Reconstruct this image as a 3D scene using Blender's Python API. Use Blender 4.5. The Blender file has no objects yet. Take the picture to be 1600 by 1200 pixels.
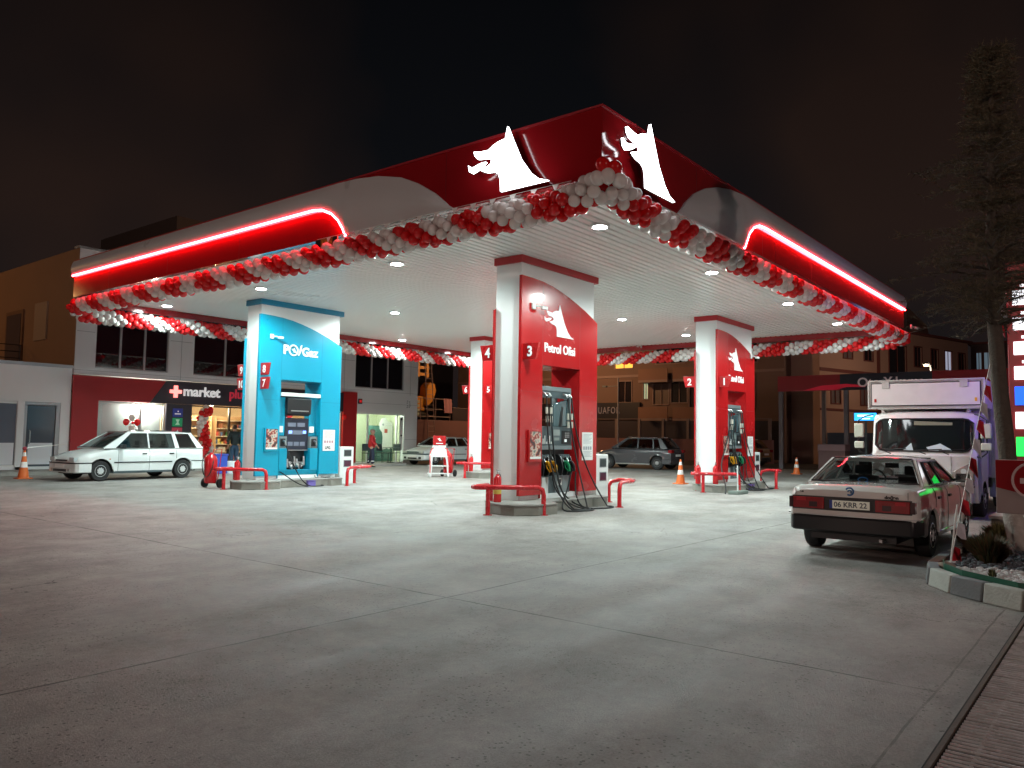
import bpy, bmesh, math, random
from mathutils import Vector, Matrix
R = math.radians
sc = bpy.context.scene
COL = sc.collection
rnd = random.Random(7)

# ------------------------------------------------------------------ camera
CAMH = 1.42
f_ = Vector((0.77907554, 0.6232934, 0.06742881)); r_ = Vector((0.62384081, -0.78140369, 0.01519601)); u_ = Vector((-0.0621607, -0.030226, 0.99760836))
cam_d = bpy.data.cameras.new("camera"); cam = bpy.data.objects.new("camera", cam_d); COL.objects.link(cam)
m3 = Matrix((r_, u_, -f_)).transposed()
cam.matrix_world = Matrix.Translation((0, 0, CAMH)) @ m3.to_4x4()
cam_d.sensor_width = 36; cam_d.lens = 1221.8 / 1600 * 36; cam_d.clip_end = 600; cam_d.clip_start = .05
sc.camera = cam
# ------------------------------------------------------------------ night sky
w = bpy.data.worlds.new("World"); sc.world = w; w.use_nodes = True
nt = w.node_tree; nt.nodes.clear()
tc = nt.nodes.new('ShaderNodeTexCoord'); nz = nt.nodes.new('ShaderNodeTexNoise'); nz.inputs['Scale'].default_value = 2.2; nz.inputs['Detail'].default_value = 3
nt.links.new(tc.outputs['Generated'], nz.inputs['Vector'])
cr = nt.nodes.new('ShaderNodeValToRGB'); nt.links.new(nz.outputs['Fac'], cr.inputs['Fac'])
cr.color_ramp.elements[0].position = .40; cr.color_ramp.elements[0].color = (.0042, .0046, .0058, 1)
cr.color_ramp.elements[1].position = .62; cr.color_ramp.elements[1].color = (.0160, .0092, .0074, 1)
sep = nt.nodes.new('ShaderNodeSeparateXYZ'); nt.links.new(tc.outputs['Generated'], sep.inputs[0])
mr = nt.nodes.new('ShaderNodeMapRange'); nt.links.new(sep.outputs['Z'], mr.inputs[0])
mr.inputs[1].default_value = 0; mr.inputs[2].default_value = .55; mr.inputs[3].default_value = 1.35; mr.inputs[4].default_value = .45
bg = nt.nodes.new('ShaderNodeBackground'); nt.links.new(cr.outputs[0], bg.inputs[0]); nt.links.new(mr.outputs[0], bg.inputs[1])
wo = nt.nodes.new('ShaderNodeOutputWorld'); nt.links.new(bg.outputs[0], wo.inputs[0])
sc.view_settings.view_transform = 'Standard'; sc.view_settings.look = 'None'
sc.view_settings.exposure = .12; sc.view_settings.gamma = 1
sc.cycles.use_denoising = True
sc.cycles.max_bounces = 8; sc.cycles.diffuse_bounces = 4; sc.cycles.glossy_bounces = 4; sc.cycles.transparent_max_bounces = 12
sc.cycles.sample_clamp_indirect = 4

# ------------------------------------------------------------------ materials
MATS = {}
def mat(name, col, rough=.5, metal=0, noise=0, nscale=3, bump=0, bscale=40, emit=0, ecol=None, coat=0, spec=.5):
    if name in MATS: return MATS[name]
    m = bpy.data.materials.new(name); m.use_nodes = True; n = m.node_tree; b = n.nodes['Principled BSDF']
    c = tuple(col) + (1,)
    b.inputs['Base Color'].default_value = c; b.inputs['Roughness'].default_value = rough
    b.inputs['Metallic'].default_value = metal; b.inputs['Specular IOR Level'].default_value = spec
    if coat: b.inputs['Coat Weight'].default_value = coat; b.inputs['Coat Roughness'].default_value = .05
    if emit:
        b.inputs['Emission Color'].default_value = tuple(ecol or col) + (1,); b.inputs['Emission Strength'].default_value = emit
    if noise:
        t = n.nodes.new('ShaderNodeTexCoord'); z = n.nodes.new('ShaderNodeTexNoise'); z.inputs['Scale'].default_value = nscale; z.inputs['Detail'].default_value = 6
        n.links.new(t.outputs['Object'], z.inputs['Vector'])
        mx = n.nodes.new('ShaderNodeMix'); mx.data_type = 'RGBA'
        mx.inputs[6].default_value = tuple(x * (1 - noise) for x in col) + (1,); mx.inputs[7].default_value = tuple(min(1, x * (1 + noise * .6)) for x in col) + (1,)
        n.links.new(z.outputs['Fac'], mx.inputs[0]); n.links.new(mx.outputs[2], b.inputs['Base Color'])
        ma = n.nodes.new('ShaderNodeMapRange'); ma.inputs[3].default_value = max(.02, rough - .1); ma.inputs[4].default_value = min(1, rough + .15)
        n.links.new(z.outputs['Fac'], ma.inputs[0]); n.links.new(ma.outputs[0], b.inputs['Roughness'])
    if bump:
        t = n.nodes.new('ShaderNodeTexCoord'); z = n.nodes.new('ShaderNodeTexNoise'); z.inputs['Scale'].default_value = bscale; z.inputs['Detail'].default_value = 4
        n.links.new(t.outputs['Object'], z.inputs['Vector']); bp = n.nodes.new('ShaderNodeBump'); bp.inputs['Strength'].default_value = bump; bp.inputs['Distance'].default_value = .02
        n.links.new(z.outputs['Fac'], bp.inputs['Height']); n.links.new(bp.outputs[0], b.inputs['Normal'])
    MATS[name] = m; return m
def glass(name, tint=(.55, .6, .62), fac=.1, rough=.02):
    if name in MATS: return MATS[name]
    m = bpy.data.materials.new(name); m.use_nodes = True; n = m.node_tree; n.nodes.clear()
    o = n.nodes.new('ShaderNodeOutputMaterial'); mx = n.nodes.new('ShaderNodeMixShader'); tr = n.nodes.new('ShaderNodeBsdfTransparent'); g = n.nodes.new('ShaderNodeBsdfGlossy')
    tr.inputs[0].default_value = tuple(tint) + (1,); g.inputs['Roughness'].default_value = rough
    lw = n.nodes.new('ShaderNodeFresnel'); lw.inputs[0].default_value = 1.5
    ad = n.nodes.new('ShaderNodeMath'); ad.operation = 'ADD'; ad.inputs[1].default_value = fac; n.links.new(lw.outputs[0], ad.inputs[0])
    ge = n.nodes.new('ShaderNodeNewGeometry'); iv = n.nodes.new('ShaderNodeMath'); iv.operation = 'SUBTRACT'; iv.inputs[0].default_value = 1; n.links.new(ge.outputs['Backfacing'], iv.inputs[1])
    ml = n.nodes.new('ShaderNodeMath'); ml.operation = 'MULTIPLY'; n.links.new(ad.outputs[0], ml.inputs[0]); n.links.new(iv.outputs[0], ml.inputs[1])
    n.links.new(ml.outputs[0], mx.inputs[0]); n.links.new(tr.outputs[0], mx.inputs[1]); n.links.new(g.outputs[0], mx.inputs[2]); n.links.new(mx.outputs[0], o.inputs[0])
    MATS[name] = m; return m

M_WHITE = mat('white_cladding', (.86, .88, .88), .3, noise=.05, nscale=1.2)
M_RED = mat('red_panel', (.43, .010, .012), .22, noise=.08, nscale=1.5, coat=.3)
M_REDF = mat('red_fascia', (.30, .007, .011), .11, noise=.1, nscale=.6, coat=.4)
M_REDCAP = mat('red_cap', (.42, .015, .02), .4)
M_BLUE = mat('sky_blue_panel', (.0, .30, .47), .3, noise=.06, nscale=1.5)
M_BLUECAP = mat('blue_cap', (.01, .22, .38), .4)
M_GREY = mat('grey_fascia', (.58, .60, .61), .30, noise=.06, nscale=.8)
M_RAIL = mat('red_pipe_paint', (.55, .012, .02), .22, noise=.15, nscale=6, coat=.3)
M_KERB = mat('island_concrete', (.30, .29, .27), .8, noise=.3, nscale=5, bump=.3)
M_WTEXT = mat('white_lettering', (.85, .87, .88), .4, emit=.15)
M_PAPER = mat('paper', (.82, .82, .80), .6)
M_INK = mat('dark_ink', (.06, .06, .08), .6)
M_INKG = mat('grey_ink', (.35, .36, .40), .6)
M_BLACK = mat('black_plastic', (.012, .012, .014), .4, noise=.2, nscale=8)
M_RUB = mat('rubber', (.015, .015, .016), .75, noise=.2, nscale=10)
M_DGREY = mat('dark_grey_metal', (.06, .085, .095), .35, noise=.15, nscale=6)
M_MGREY = mat('mid_grey_metal', (.18, .21, .22), .35, noise=.12, nscale=6)
M_STEEL = mat('steel', (.45, .46, .46), .3, metal=.9, noise=.2, nscale=8)
M_CHROME = mat('chrome', (.75, .75, .75), .12, metal=1)
M_NAVY = mat('navy_panel', (.03, .03, .045), .4, noise=.1, nscale=1)
M_YEL = mat('yellow_plastic', (.75, .36, .01), .35)
M_GRN = mat('green_plastic', (.01, .22, .09), .3)
M_BRED = mat('balloon_red', (.78, .018, .022), .2, spec=.6, coat=.3)
M_BWHT = mat('balloon_white', (.92, .90, .88), .22, spec=.6, coat=.3)
M_WHT = mat('white_enamel', (.74, .76, .75), .35, noise=.06, nscale=4)
def balloon_mat(m, tc_):
    n = m.node_tree; b = n.nodes['Principled BSDF']; o = n.nodes['Material Output']; t = n.nodes.new('ShaderNodeBsdfTranslucent'); t.inputs[0].default_value = tc_ + (1,)
    x = n.nodes.new('ShaderNodeMixShader'); x.inputs[0].default_value = .38; n.links.new(b.outputs[0], x.inputs[1]); n.links.new(t.outputs[0], x.inputs[2]); n.links.new(x.outputs[0], o.inputs[0])
balloon_mat(M_BRED, (.95, .03, .03)); balloon_mat(M_BWHT, (.95, .90, .88))
M_EXT = mat('extinguisher_red', (.55, .01, .015), .25, coat=.3)
M_GLDK = mat('dark_window_glass', (.008, .008, .012), .03, spec=.7)
M_CARG = glass('car_glass', (.50, .56, .56), .05)
M_SHOPG = glass('shop_glass', (.80, .84, .84), .03)

# ------------------------------------------------------------------ mesh builder
class MB:
    def __init__(s): s.v = []; s.f = []; s.mi = []; s.cur = 0
    def add(s, vs, fs):
        n = len(s.v); s.v += [tuple(x) for x in vs]; s.f += [tuple(i + n for i in f) for f in fs]; s.mi += [s.cur] * len(fs); return s
    def box(s, x0, x1, y0, y1, z0, z1):
        x0, x1 = min(x0, x1), max(x0, x1); y0, y1 = min(y0, y1), max(y0, y1); z0, z1 = min(z0, z1), max(z0, z1)
        v = [(x, y, z) for x in (x0, x1) for y in (y0, y1) for z in (z0, z1)]
        return s.add(v, [(0, 1, 3, 2), (4, 6, 7, 5), (0, 4, 5, 1), (2, 3, 7, 6), (0, 2, 6, 4), (1, 5, 7, 3)])
    def obox(s, c, a, b, h, rot):     # oriented box: centre, half sizes, z rotation
        cs, sn = math.cos(rot), math.sin(rot)
        v = []
        for x in (-a, a):
            for y in (-b, b):
                for z in (-h, h): v.append((c[0] + x * cs - y * sn, c[1] + x * sn + y * cs, c[2] + z))
        return s.add(v, [(0, 1, 3, 2), (4, 6, 7, 5), (0, 4, 5, 1), (2, 3, 7, 6), (0, 2, 6, 4), (1, 5, 7, 3)])
    def tube(s, pts, r, n=8, cap=True, closed=False):
        pts = [Vector(p) for p in pts]; N = len(pts); rr = r if isinstance(r, (list, tuple)) else [r] * N
        rings = []; up = None
        for i, p in enumerate(pts):
            a = pts[i - 1] if (i or closed) else p; b = pts[(i + 1) % N] if (i < N - 1 or closed) else p
            d = (b - a); d = d.normalized() if d.length > 1e-9 else Vector((0, 0, 1))
            if up is None:
                up = Vector((0, 0, 1)) if abs(d.z) < .9 else Vector((1, 0, 0))
            x = d.cross(up)
            if x.length < 1e-4: x = d.cross(Vector((1, 0, 0)))
            x.normalize(); y = x.cross(d).normalized(); up = y
            rings.append([p + (x * math.cos(t) + y * math.sin(t)) * rr[i] for t in [2 * math.pi * k / n for k in range(n)]])
        v = [q for rg in rings for q in rg]; fs = []
        M = N if closed else N - 1
        for i in range(M):
            for k in range(n):
                a = i * n + k; b = i * n + (k + 1) % n; c = ((i + 1) % N) * n + (k + 1) % n; d = ((i + 1) % N) * n + k
                fs.append((a, d, c, b))
        if cap and not closed: fs += [tuple(range(n)), tuple(reversed(range((N - 1) * n, N * n)))]
        return s.add(v, fs)
    def cyl(s, a, b, r, n=16, r2=None): return s.tube([a, b], [r, r if r2 is None else r2], n)
    def lathe(s, prof, c=(0, 0, 0), n=20, ax='z'):
        v = []; fs = []
        for r, z in prof:
            for k in range(n):
                t = 2 * math.pi * k / n; x, y = r * math.cos(t), r * math.sin(t)
                q = (x, y, z) if ax == 'z' else ((x, z, y) if ax == 'y' else (z, x, y))
                v.append((c[0] + q[0], c[1] + q[1], c[2] + q[2]))
        for i in range(len(prof) - 1):
            for k in range(n): fs.append((i * n + k, i * n + (k + 1) % n, (i + 1) * n + (k + 1) % n, (i + 1) * n + k))
        fs += [tuple(reversed(range(n))), tuple(range((len(prof) - 1) * n, len(prof) * n))]
        return s.add(v, fs)
    def prism(s, poly, ax, a0, a1):   # poly in the other two axes, extruded along ax
        n = len(poly)
        def P(p, a): return {'x': (a, p[0], p[1]), 'y': (p[0], a, p[1]), 'z': (p[0], p[1], a)}[ax]
        v = [P(p, a0) for p in poly] + [P(p, a1) for p in poly]
        fs = [tuple(range(n)), tuple(reversed(range(n, 2 * n)))] + [(i, i + n, (i + 1) % n + n, (i + 1) % n) for i in range(n)]
        return s.add(v, fs)
    def plate(s, pts, th):
        pts = [Vector(p) for p in pts]; nrm = Vector((0, 0, 0))
        for i in range(len(pts)): nrm += pts[i].cross(pts[(i + 1) % len(pts)])
        nrm.normalize(); n = len(pts)
        v = [p + nrm * th / 2 for p in pts] + [p - nrm * th / 2 for p in pts]
        return s.add(v, [tuple(range(n)), tuple(reversed(range(n, 2 * n)))] + [(i, i + n, (i + 1) % n + n, (i + 1) % n) for i in range(n)])
    def ball(s, c, r, n=10, m=7, sc_=(1, 1, 1)):
        v = []; fs = []
        for j in range(m + 1):
            p = math.pi * j / m
            for k in range(n):
                t = 2 * math.pi * k / n
                v.append((c[0] + r * sc_[0] * math.sin(p) * math.cos(t), c[1] + r * sc_[1] * math.sin(p) * math.sin(t), c[2] + r * sc_[2] * math.cos(p)))
        for j in range(m):
            for k in range(n): fs.append((j * n + k, (j + 1) * n + k, (j + 1) * n + (k + 1) % n, j * n + (k + 1) % n))
        return s.add(v, fs)
    def build(s, name, m, parent=None, smooth=False, bevel=0, ang=35):
        me = bpy.data.meshes.new(name); me.from_pydata([tuple(x) for x in s.v], [], s.f)
        ms = m if isinstance(m, (list, tuple)) else [m]
        for k in ms: me.materials.append(k)
        if len(ms) > 1: me.polygons.foreach_set('material_index', s.mi)
        bm = bmesh.new(); bm.from_mesh(me); bmesh.ops.remove_doubles(bm, verts=bm.verts, dist=1e-5); bmesh.ops.recalc_face_normals(bm, faces=bm.faces); bm.to_mesh(me); bm.free()
        if smooth:
            me.polygons.foreach_set('use_smooth', [True] * len(me.polygons)); me.set_sharp_from_angle(angle=R(ang))
        me.update()
        o = bpy.data.objects.new(name, me); COL.objects.link(o)
        if parent: o.parent = parent
        if bevel:
            b = o.modifiers.new('b', 'BEVEL'); b.width = bevel; b.segments = 2; b.limit_method = 'ANGLE'; b.angle_limit = R(40)
            if not smooth:
                me.polygons.foreach_set('use_smooth', [True] * len(me.polygons)); me.set_sharp_from_angle(angle=R(30))
        return o
def tag(o, label=None, cat=None, group=None, kind=None):
    if label: o['label'] = label
    if cat: o['category'] = cat
    if group: o['group'] = group
    if kind: o['kind'] = kind
    return o
def thing(name, label, cat, loc=(0, 0, 0), rz=0, group=None):
    o = bpy.data.objects.new(name, None); COL.objects.link(o); o.location = loc; o.rotation_euler = (0, 0, rz); o.empty_display_size = .1
    return tag(o, label, cat, group)
def one(name, m, parent, **k):        # shorthand: one(...).box() not possible, so: B(box...) below
    pass
def bx(*b):
    s = MB()
    for q in b: s.box(*q)
    return s
TXT = {}
def text(name, t, size, loc, rot, m, parent=None, ext=.01, off=0, align='LEFT', sx=1, space=1):
    cu = bpy.data.curves.new(name, 'FONT'); cu.body = t; cu.size = size; cu.extrude = ext; cu.offset = off; cu.align_x = align; cu.space_character = space; cu.resolution_u = 4
    tmp = bpy.data.objects.new('tmp', cu); COL.objects.link(tmp)
    dg = bpy.context.evaluated_depsgraph_get(); me = bpy.data.meshes.new_from_object(tmp.evaluated_get(dg)); bpy.data.objects.remove(tmp)
    me.materials.clear(); me.materials.append(m)
    o = bpy.data.objects.new(name, me); COL.objects.link(o); o.location = loc; o.rotation_euler = rot; o.scale = (sx, 1, 1)
    if parent: o.parent = parent
    return o
FR = (R(90), 0, 0); FL = (R(90), 0, R(-90)); FB = (R(90), 0, R(180)); FX = (R(90), 0, R(90))

WOLF = [(0.505, 0.631), (0.476, 0.515), (0.398, 0.505), (0.33, 0.485), (0.262, 0.447), (0.175, 0.452), (0.072, 0.47), (0.085, 0.425), (0.125, 0.385), (0.204, 0.372), (0.252, 0.368), (0.305, 0.34), (0.300, 0.305), (0.245, 0.285), (0.165, 0.262), (0.204, 0.243), (0.252, 0.223), (0.34, 0.213), (0.398, 0.18), (0.42, 0.117), (0.427, 0.0), (1.0, 0.0), (0.883, 0.039), (0.786, 0.117), (0.67, 0.272), (0.573, 0.476)]
TONG = [(0.0, 0.345), (0.024, 0.322), (0.068, 0.312), (0.13, 0.328), (0.19, 0.338), (0.235, 0.333), (0.185, 0.300), (0.145, 0.278), (0.058, 0.252), (0.015, 0.280)]

# ------------------------------------------------------------------ ground
def ground_mat(name, base, joints):
    m = bpy.data.materials.new(name); m.use_nodes = True; n = m.node_tree; b = n.nodes['Principled BSDF']; L = n.links.new
    t = n.nodes.new('ShaderNodeTexCoord')
    def noise(scale, det=6, vec=None, rough=.55):
        z = n.nodes.new('ShaderNodeTexNoise'); z.inputs['Scale'].default_value = scale; z.inputs['Detail'].default_value = det; z.inputs['Roughness'].default_value = rough
        L(vec or t.outputs['Object'], z.inputs['Vector']); return z.outputs['Fac']
    def ramp(f, a, b_):
        r = n.nodes.new('ShaderNodeMapRange'); L(f, r.inputs[0]); r.inputs[1].default_value = a; r.inputs[2].default_value = b_; return r.outputs[0]
    def mth(op, a, b_=None):
        q = n.nodes.new('ShaderNodeMath'); q.operation = op
        for i, z in enumerate((a, b_)):
            if z is None: continue
            if isinstance(z, (int, float)): q.inputs[i].default_value = z
            else: L(z, q.inputs[i])
        return q.outputs[0]
    mp = n.nodes.new('ShaderNodeMapping'); L(t.outputs['Object'], mp.inputs[0]); mp.inputs['Rotation'].default_value = (0, 0, R(-38)); mp.inputs['Scale'].default_value = (.35, 1.5, 1)
    big = ramp(noise(.33, 5), .3, .7); streak = ramp(noise(.9, 7, mp.outputs[0]), .3, .72); mid = ramp(noise(3.1, 8), .3, .75); fine = ramp(noise(70, 3), .25, .75); grain = ramp(noise(260, 2), .2, .8)
    med = ramp(noise(16, 5), .3, .72); blot = ramp(noise(1.3, 9, None, .68), .34, .68)
    val = mth('ADD', mth('MULTIPLY', big, .30), mth('MULTIPLY', streak, .40)); val = mth('ADD', val, mth('MULTIPLY', mid, .22)); val = mth('ADD', val, mth('MULTIPLY', fine, .34)); val = mth('ADD', val, mth('MULTIPLY', grain, .26)); val = mth('ADD', val, mth('MULTIPLY', med, .22)); val = mth('ADD', val, mth('MULTIPLY', blot, .34)); val = mth('SUBTRACT', mth('MULTIPLY', val, 1.22), .26)
    vo = n.nodes.new('ShaderNodeTexVoronoi'); vo.inputs['Scale'].default_value = 26; L(t.outputs['Object'], vo.inputs['Vector'])
    pit = mth('MULTIPLY', mth('LESS_THAN', vo.outputs['Distance'], .20), mth('GREATER_THAN', noise(1.1, 5), .50))
    vo2 = n.nodes.new('ShaderNodeTexVoronoi'); vo2.inputs['Scale'].default_value = 9; L(t.outputs['Object'], vo2.inputs['Vector'])
    pit2 = mth('MULTIPLY', mth('LESS_THAN', vo2.outputs['Distance'], .07), .5)
    vo3 = n.nodes.new('ShaderNodeTexVoronoi'); vo3.inputs['Scale'].default_value = 1.15; L(t.outputs['Object'], vo3.inputs['Vector'])
    oil = mth('MULTIPLY', ramp(mth('ADD', vo3.outputs['Distance'], mth('MULTIPLY', noise(5, 6), .7)), .55, .3), .24)
    dark = mth('MAXIMUM', mth('MULTIPLY', pit, .65), mth('MAXIMUM', pit2, oil))
    vc = n.nodes.new('ShaderNodeTexVoronoi'); vc.feature = 'DISTANCE_TO_EDGE'; vc.inputs['Scale'].default_value = .33
    wob = n.nodes.new('ShaderNodeVectorMath'); wob.operation = 'ADD'
    zn = n.nodes.new('ShaderNodeTexNoise'); zn.inputs['Scale'].default_value = 2.5; zn.inputs['Detail'].default_value = 8; L(t.outputs['Object'], zn.inputs['Vector']); sclv = n.nodes.new('ShaderNodeVectorMath'); sclv.operation = 'SCALE'; sclv.inputs['Scale'].default_value = .6; L(zn.outputs['Color'], sclv.inputs[0])
    L(t.outputs['Object'], wob.inputs[0]); L(sclv.outputs[0], wob.inputs[1]); L(wob.outputs[0], vc.inputs['Vector'])
    crk = mth('MULTIPLY', mth('LESS_THAN', vc.outputs['Distance'], .0016), mth('GREATER_THAN', noise(.45, 2), .57))
    dark = mth('MAXIMUM', dark, mth('MULTIPLY', crk, .7))
    if joints:
        sp = n.nodes.new('ShaderNodeSeparateXYZ'); L(t.outputs['Object'], sp.inputs[0])
        wb = mth('MULTIPLY', mth('SUBTRACT', noise(1.6, 6), .5), .05)
        jn = None
        for ax, v, wd, st, lo, hi in joints:
            oth = sp.outputs['Y' if ax == 'X' else 'X']
            d = mth('ABSOLUTE', mth('SUBTRACT', mth('ADD', sp.outputs[ax], wb), v))
            k = mth('MULTIPLY', mth('LESS_THAN', d, wd), st)
            k = mth('MULTIPLY', k, mth('MULTIPLY', mth('GREATER_THAN', oth, lo), mth('LESS_THAN', oth, hi)))
            k = mth('MULTIPLY', k, ramp(noise(2.3, 4), .25, .55))
            jn = k if jn is None else mth('MAXIMUM', jn, k)
        dark = mth('MAXIMUM', dark, jn)
    val = mth('MULTIPLY', val, mth('SUBTRACT', 1, dark))
    tint = n.nodes.new('ShaderNodeMix'); tint.data_type = 'RGBA'; L(big, tint.inputs[0])
    tint.inputs[6].default_value = (base[0] * 1.03, base[1], base[2] * .95, 1); tint.inputs[7].default_value = (base[0], base[1] * 1.0, base[2] * 1.02, 1)
    vm = n.nodes.new('ShaderNodeVectorMath'); vm.operation = 'SCALE'; L(tint.outputs[2], vm.inputs[0]); L(val, vm.inputs['Scale']); L(vm.outputs[0], b.inputs['Base Color'])
    L(mth('ADD', mth('MULTIPLY', streak, .25), .52), b.inputs['Roughness'])
    bp = n.nodes.new('ShaderNodeBump'); bp.inputs['Strength'].default_value = .55; bp.inputs['Distance'].default_value = .012
    L(mth('SUBTRACT', mth('ADD', mth('MULTIPLY', fine, .4), mth('MULTIPLY', grain, .3)), dark), bp.inputs['Height']); L(bp.outputs[0], b.inputs['Normal'])
    return m
M_ASPH = ground_mat('asphalt', (.07, .065, .062), None)
M_CONC = ground_mat('forecourt_concrete', (.268, .250, .236), [('Y', 4.80, .012, .95, -3, 16), ('X', 5.12, .011, .95, .95, 26), ('Y', .95, .007, .6, -8, 8), ('Y', 13.6, .006, .4, -3, 11), ('X', 9.7, .006, .35, -1, 4.7), ('X', .4, .008, .7, -3, 26), ('Y', 9.4, .005, .3, -5, 5.1)])
tag(bx((-150, 250, -150, 250, -.5, -.004)).build('ground', M_ASPH), 'dark asphalt ground around the filling station', kind='structure')
tag(bx((-12, 40, -1.0, 40, -.3, 0)).build('forecourt', M_CONC), 'stained pale concrete forecourt slabs with joints', kind='structure')
tag(bx((-2, 25.6, 26.75, 28.48, -.2, .11)).build('pavement', M_KERB, bevel=.015), 'low concrete pavement along the market front', kind='structure')

# ------------------------------------------------------------------ canopy
K = 1.112
kz = lambda z: CAMH + (z - CAMH) * K
X0, X1, Y0, Y1 = 8.81, 26.30, 5.55, 22.10
ZB, ZT, ZS = 4.96, 5.92, 4.955
LF = [(7.41, 4.57), (7.56, 4.71), (7.79, 4.9), (8.14, 5.11), (8.5, 5.27), (9.0, 5.39), (9.53, 5.45), (10.08, 5.47)]
LL = [(9.75, 4.58), (9.82, 4.71), (9.94, 4.86), (10.12, 5.0), (10.36, 5.1), (10.62, 5.13)]
RF = [(9.91, 4.58), (10.12, 4.8), (10.41, 5.01), (10.79, 5.19), (11.19, 5.31), (11.7, 5.41), (12.25, 5.46), (12.6, 5.47)]
RL = [(12.25, 4.58), (12.33, 4.69), (12.46, 4.87), (12.65, 5.01), (12.9, 5.1), (13.2, 5.12)]
kk = lambda L_: [(a * K, kz(b)) for a, b in L_]
canopy = thing('filling_station_canopy', 'large flat red and grey canopy with red neon line over the pumps', 'canopy', (0, 0, 0))
s = MB()
T = .12
s.box(X0, X0 + T, Y0, Y1, ZB, ZT); s.box(X0 + T, X1, Y0, Y0 + T, ZB, ZT); s.box(X1 - T, X1, Y0 + T, Y1, ZB - .18, ZT); s.box(X0 + T, X1 - T, Y1 - T, Y1, ZB - .18, ZT)
s.build('fascia', M_REDF, canopy)
bx((X0 + T, X1 - T, Y0 + T, Y1 - T, ZT - .2, ZT - .12)).build('roof', M_MGREY, canopy)
s = MB()
for a in range(1, 6): s.box(X0 - .0015, X0, Y0 + a * 2.9, Y0 + a * 2.9 + .006, ZB, ZT); s.box(X0 + a * 2.9, X0 + a * 2.9 + .006, Y0 - .0015, Y0, ZB, ZT)
s.build('fascia_seams', mat('fascia_seam', (.08, .003, .005), .5), canopy)
bx((X0 - .02, X0 + .02, Y0 - .02, Y1, ZT, ZT + .03), (X0 + .02, X1, Y0 - .02, Y0 + .02, ZT, ZT + .03)).build('top_trim', mat('red_trim', (.40, .02, .03), .4), canopy)
s = MB(); y = Y0 + T; p = .175
while y < Y1 - T:      # slatted soffit
    y2 = min(y + p, Y1 - T)
    prof = [(y, ZS + .035), (y + .012, ZS), (y + p * .70, ZS), (y + p * .76, ZS + .035), (y2, ZS + .035)]
    v = []; 
    for a, z in prof: v += [(X0 + T, min(a, Y1 - T), z), (X1 - T, min(a, Y1 - T), z)]
    s.add(v, [(2 * i, 2 * i + 1, 2 * i + 3, 2 * i + 2) for i in range(4)]); y += p
M_SOFF = mat('soffit_white', (.92, .94, .92), .30, noise=.05, nscale=.5, spec=.5)
s.build('soffit', M_SOFF, canopy)
def interp(L_, a):
    for (a0, b0), (a1, b1) in zip(L_, L_[1:]):
        if a0 <= a <= a1: return b0 + (b1 - b0) * (a - a0) / max(1e-6, a1 - a0)
    return L_[-1][1] if a > L_[-1][0] else L_[0][1]
def swoosh(F, LD, end, side):
    F = kk(F); LD = kk(LD)
    xs = sorted(set([a for a, b in F] + [a for a, b in LD] + [F[0][0] + (F[-1][0] - F[0][0]) * i / 24 for i in range(25)] + [LD[-1][0] + (end - LD[-1][0]) * i / 40 for i in range(41)]))
    s = MB(); N = 10; v = []; fs = []
    for a in xs:
        top = min(ZT - .002, interp(F, a)); bot = interp(LD, a) if a >= LD[0][0] else ZB + .003
        if top < bot: top = bot + .002
        ramp_ = min(1, (a - F[0][0]) / .5)
        for j in range(N + 1):
            t = j / N; d = .03 + .085 * math.sin(math.pi * min(1, t * .9 + .08)) * ramp_ * (1 if a < LD[0][0] else .75)
            z = bot + (top - bot) * t
            v.append((X0 - d, a, z) if side == 'L' else (a, Y0 - d, z))
    n = len(xs)
    for i in range(n - 1):
        for j in range(N): fs.append((i * (N + 1) + j, (i + 1) * (N + 1) + j, (i + 1) * (N + 1) + j + 1, i * (N + 1) + j + 1))
    # rim back to the fascia
    base = len(v); bnd = [i * (N + 1) for i in range(n)] + [(n - 1) * (N + 1) + j for j in range(1, N + 1)] + [i * (N + 1) + N for i in range(n - 2, -1, -1)] + [j for j in range(N - 1, 0, -1)]
    for b in bnd:
        q = v[b]; v.append((X0 + .005, q[1], q[2]) if side == 'L' else (q[0], Y0 + .005, q[2]))
    for k in range(len(bnd)): fs.append((bnd[k], bnd[(k + 1) % len(bnd)], base + (k + 1) % len(bnd), base + k))
    s.add(v, fs); s.build('grey_panel', M_GREY, canopy, smooth=True, ang=50)
    path = LD + [(end, LD[-1][1])]
    g = MB(); g.tube([((X0 - .040, a, z - .012) if side == 'L' else (a, Y0 - .040, z - .012)) for a, z in path], .021, 8)
    g.build('neon_line', mat('neon_red', (1, .1, .08), .5, emit=75, ecol=(1, .04, .055)), canopy, smooth=True)
swoosh(LF, LL, Y1, 'L'); swoosh(RF, RL, X1, 'R')
# lit emblems on the fascia
M_LIT = mat('lit_white_face', (.9, .9, .9), .4, emit=7, ecol=(.93, .97, 1))
M_LETSIDE = mat('letter_side', (.08, .01, .015), .3)
M_HALO = mat('lit_edge', (.9, .9, .9), .4, emit=3.0, ecol=(1, .96, .95))
def emblem(side, a0, z0, W):
    e = thing('wolf_head_sign', 'glowing white wolf head emblem on the %s canopy side' % ('left' if side == 'L' else 'right'), 'lit sign', (0, 0, 0), group='lit wolf head signs on the canopy')
    def pl(P, d0, d1, nm, m, grow=0):
        s = MB()
        if side == 'L': s.prism([(a0 - x * W, z0 + z * W) for x, z in P], 'x', X0 - d0, X0 - d1)
        else: s.prism([(a0 + x * W, z0 + z * W) for x, z in P], 'y', Y0 - d0, Y0 - d1)
        return s
    for P in (WOLF, TONG):
        pl(P, .165, .205, 'f', None).build('lit_face', M_LIT, e)
        pl(P, .135, .164, 'f', None).build('letter_body', M_LETSIDE, e)
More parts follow.
